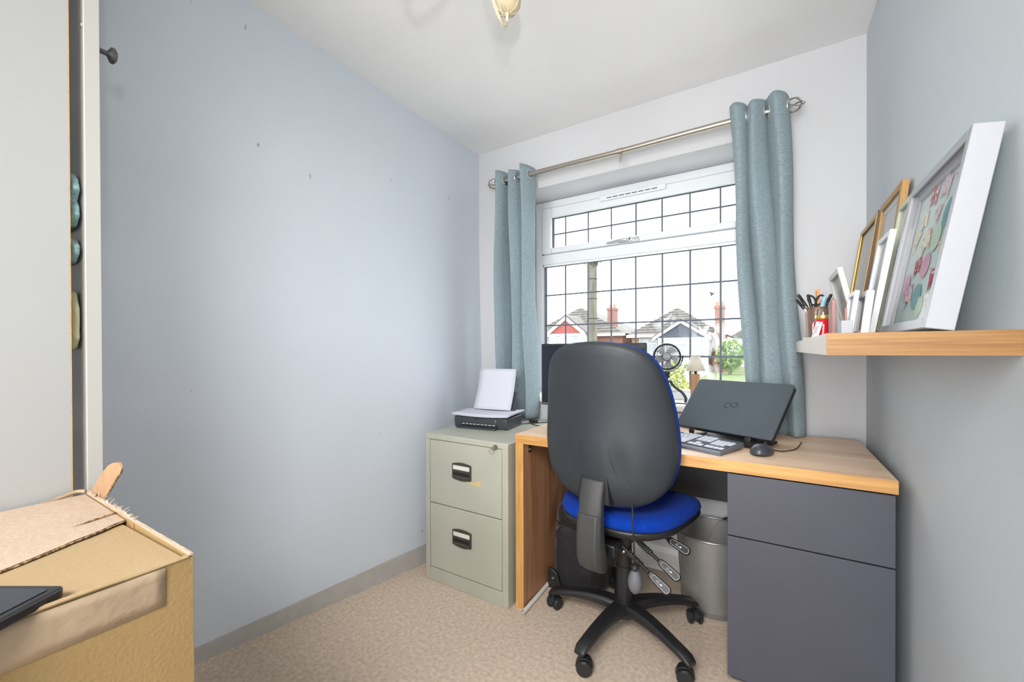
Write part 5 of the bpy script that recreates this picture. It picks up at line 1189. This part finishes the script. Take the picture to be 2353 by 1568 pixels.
def chimney(parent, x0, x1, z0, z1, y, m_='brick_red', pots=2):
    a, za = O(x0, z0); b, zb = O(x1, z1); c = MB().box(a, b, y, y + 0.7, za, zb).build('chimney', m_, parent)
    MB().box(a - 0.05, b + 0.05, y - 0.05, y + 0.75, zb - 0.16, zb + 0.02).build('chimney_cap', 'brick_red', c)
    mb = MB()
    for i in range(pots): mb.lathe([(0.10, zb), (0.11, zb + 0.3)], (a + (b - a) * (i + 0.5) / pots, y + 0.35, 0), 12)
    mb.build('chimney_pot', mat('clay_pot', (150, 110, 92), rough=0.9), c, smooth=True)
def gable(parent, xl, xr, xa, ze, za, y0, y1, clad, th=0.30):
    (a, z0), (b, _), (c, z1) = O(xl, ze), O(xr, ze), O(xa, za)
    MB().prism([(a + 0.15, z0), (b - 0.15, z0), (c, z1 - 0.15)], y0 + 0.12, y1, 'y').build('gable_cladding', clad, parent)
    mb = MB()
    for p, q in (((a, z0), (c, z1)), ((c, z1), (b, z0))):
        mb.prism([p, q, (q[0], q[1] - th), (p[0], p[1] - th)] if True else [], y0, y0 + 0.10, 'y')
    mb.build('bargeboard', 'fascia', parent)
    mb = MB()
    for p, q in (((a - 0.1, z0 - 0.05), (c, z1 + 0.05)), ((c, z1 + 0.05), (b + 0.1, z0 - 0.05))):
        mb.prism([p, q, (q[0], q[1] + 0.08), (p[0], p[1] + 0.08)], y0 + 0.02, y1 + 1.5, 'y')
    mb.build('gable_roof', 'tiles', parent)

# house 1
h1 = thing('bungalow', (-11.5, YH + 3, GZ), 'brick bungalow with red-clad gable, seen left through the window', 'house')
x0, ze = O(-13.8, 2.05); x1, _ = O(-7.2, 2.05); xa, za = O(-11.1, 4.0)
MB().box(x0 + 0.3, x1 - 0.3, YH + 0.4, YH + 8, GZ, ze).build('wall', 'brick_red', h1)
mb = MB(); hip_roof(mb, x0, x1, YH, YH + 8.4, ze, xa, YH + 3.2, za); mb.build('roof', 'tiles', h1)
tile_courses(h1, x0, x1, YH, ze, xa, YH + 3.2, za)
MB().box(x0 - 0.02, x1 + 0.02, YH - 0.06, YH, ze - 0.16, ze + 0.02).build('fascia_board', 'fascia', h1)
gable(h1, -11.95, -9.30, -10.60, 2.12, 3.16, YH - 1.1, YH + 0.4, 'red_clad')
a_, _ = O(-11.75, 0); b_, zb_ = O(-9.45, 2.1)
MB().box(a_, b_, YH - 0.95, YH + 0.4, GZ, zb_).build('bay_wall', 'render_w', h1)
facade_win(h1, -11.25, -9.75, 0.7, 2.0, YH - 0.96, 3)
facade_win(h1, -12.9, -12.2, 0.9, 1.9, YH + 0.38, 1)
chimney(h1, -8.56, -8.08, 2.0, 3.66, YH + 1.0)

# house 2
h2 = thing('bungalow', (-5.3, YH + 3, GZ), 'tan brick bungalow with slate-grey gable, seen right through the window', 'house')
x0, ze = O(-7.10, 1.93); x1, _ = O(-2.1, 1.93); xa, za = O(-4.75, 3.62)
MB().box(x0 + 0.25, x1 - 0.35, YH + 0.4, YH + 8, GZ, ze).build('wall', 'brick_tan', h2)
mb = MB(); hip_roof(mb, x0, x1, YH, YH + 8.4, ze, xa, YH + 2.9, za); mb.build('roof', 'tiles', h2)
tile_courses(h2, x0, x1, YH, ze, xa, YH + 2.9, za)
MB().box(x0 - 0.02, x1 + 0.02, YH - 0.06, YH, ze - 0.18, ze + 0.02).build('fascia_board', 'fascia', h2)
gable(h2, -5.40, -2.52, -3.97, 1.72, 2.64, YH - 1.3, YH + 0.4, 'slate_clad', 0.2)
a_, _ = O(-5.15, 0); b_, zb_ = O(-2.75, 1.74)
MB().box(a_, b_, YH - 1.15, YH + 0.4, GZ, zb_).build('bay_wall', 'render_w', h2)
facade_win(h2, -4.95, -2.85, 0.80, 1.66, YH - 1.16, 4)
facade_win(h2, -6.45, -5.45, 0.75, 1.74, YH + 0.38, 2)
MB().box(*[v_ for v_ in (O(-4.6, 0)[0], O(-3.4, 0)[0])], YH - 1.18, YH - 1.14, GZ, O(0, 0.3)[1]).build('front_door', 'slate_clad', h2)
chimney(h2, -2.46, -2.02, GZ, 3.34, YH - 0.2)
# house 3
h3 = thing('house', (0.2, YH + 12, GZ), 'white rendered house glimpsed beside the right curtain', 'house')
a_, _ = O(-2.2, 0); b_, _ = O(2.5, 0); zz3 = 2.1
MB().box(a_, b_, YH + 10, YH + 16, GZ, zz3).build('wall', 'render_w', h3)
mb = MB(); mb.prism([(a_ - 0.3, zz3), (b_ + 0.3, zz3), ((a_ + b_) / 2, zz3 + 1.9)], YH + 9.7, YH + 16.3, 'y'); mb.build('roof', 'tiles', h3)
facade_win(h3, -1.75, -0.9, 0.9, 1.5, YH + 9.98, 2)

# telegraph pole
tp_ = thing('telegraph_pole', (-5.37, 14, GZ), 'weathered round wooden pole with ivy at its top, seen through the window', 'pole')
MB().lathe([(0.175, GZ), (0.168, 2.0), (0.165, 4.42), (0.05, 4.45)], (-5.37, 14, 0), 16).build('pole', 'pole_wood', tp_, smooth=True)
mb = MB()
for z in (2.2, 2.9, 3.6): ring(mb, (-5.37, 14), 0.172, z, 0.012, 20)
mb.build('band', 'black_matt', tp_)
def foliage(c, r, n, m_, s_, seed, name, parent=None):
    rnd = random.Random(seed); mb = MB()
    for i in range(n):
        while True:
            p = Vector((rnd.uniform(-1, 1), rnd.uniform(-1, 1), rnd.uniform(-1, 1)))
            if 0.35 < p.length < 1: break
        q = Vector((c[0] + p.x * r[0], c[1] + p.y * r[1], c[2] + p.z * r[2])); a = Vector((rnd.gauss(0, 1), rnd.gauss(0, 1), rnd.gauss(0, 1))).normalized(); b = a.orthogonal().normalized(); ss = s_ * rnd.uniform(0.6, 1.3)
        mb.add([q - a * ss, q + b * ss * 0.45, q + a * ss, q - b * ss * 0.45], [(0, 1, 2, 3)])
    return mb.build(name, m_, parent)
foliage((-5.33, 13.95, 4.25), (0.30, 0.25, 0.24), 150, 'leaf_d', 0.07, 3, 'ivy', tp_)
def shrub(label, x, y, r, h_, m_, n, s_, seed, cat='shrub', name='shrub'):
    rt_ = thing(name, (x, y, GZ), label, cat)
    mb = MB()
    for i in range(5): mb.tube([(x + 0.03 * i - 0.06, y, GZ), (x + (i - 2) * r * 0.25, y + (i % 2 - 0.5) * r * 0.3, GZ + h_ * 0.6)], 0.015, 6)
    mb.build('stem', 'pole_wood', rt_); foliage((x, y, GZ + h_ * 0.56), (r, r * 0.8, h_ * 0.46), n, m_, s_, seed, 'foliage', rt_); return rt_
shrub('yellow-green leafy shrub just outside behind the fan', -1.16, 6.3, 0.42, 1.28, 'leaf_y', 2600, 0.030, 8)
shrub('low green plants below the yellow shrub outside', -1.02, 5.2, 0.40, 0.98, 'leaf_g', 1500, 0.028, 9)
shrub('green bush across the street by the white house', -1.95, 26.5, 0.75, 2.0, 'leaf_g', 1500, 0.10, 10)

# bird in the sky
bd = thing('bird', (-3.1, YH, 4.56), 'small dark bird flying above the chimney outside', 'bird')
mb = MB(tr(-3.1, YH, 4.56) @ ry(R(-40))); mb.sphere((0, 0, 0), (0.16, 0.05, 0.05), 10, 6); mb.add([(-0.14, 0, 0), (-0.24, -0.04, 0.0), (-0.24, 0.04, 0.02)], [(0, 1, 2)]); mb.sphere((0.16, 0, 0.02), 0.04, 8, 6); mb.build('body', 'black_matt', bd, smooth=True)
mb = MB(tr(-3.1, YH, 4.56) @ ry(R(-40))); mb.add([(-0.06, 0.03, 0.02), (0.08, 0.03, 0.02), (0.0, 0.38, 0.16), (-0.06, 0.34, 0.14)], [(0, 1, 2, 3)]); mb.add([(-0.06, -0.03, 0.02), (0.08, -0.03, 0.02), (0.0, -0.38, 0.16), (-0.06, -0.34, 0.14)], [(0, 1, 2, 3)]); mb.build('wing', 'black_matt', bd, solid=0.01)
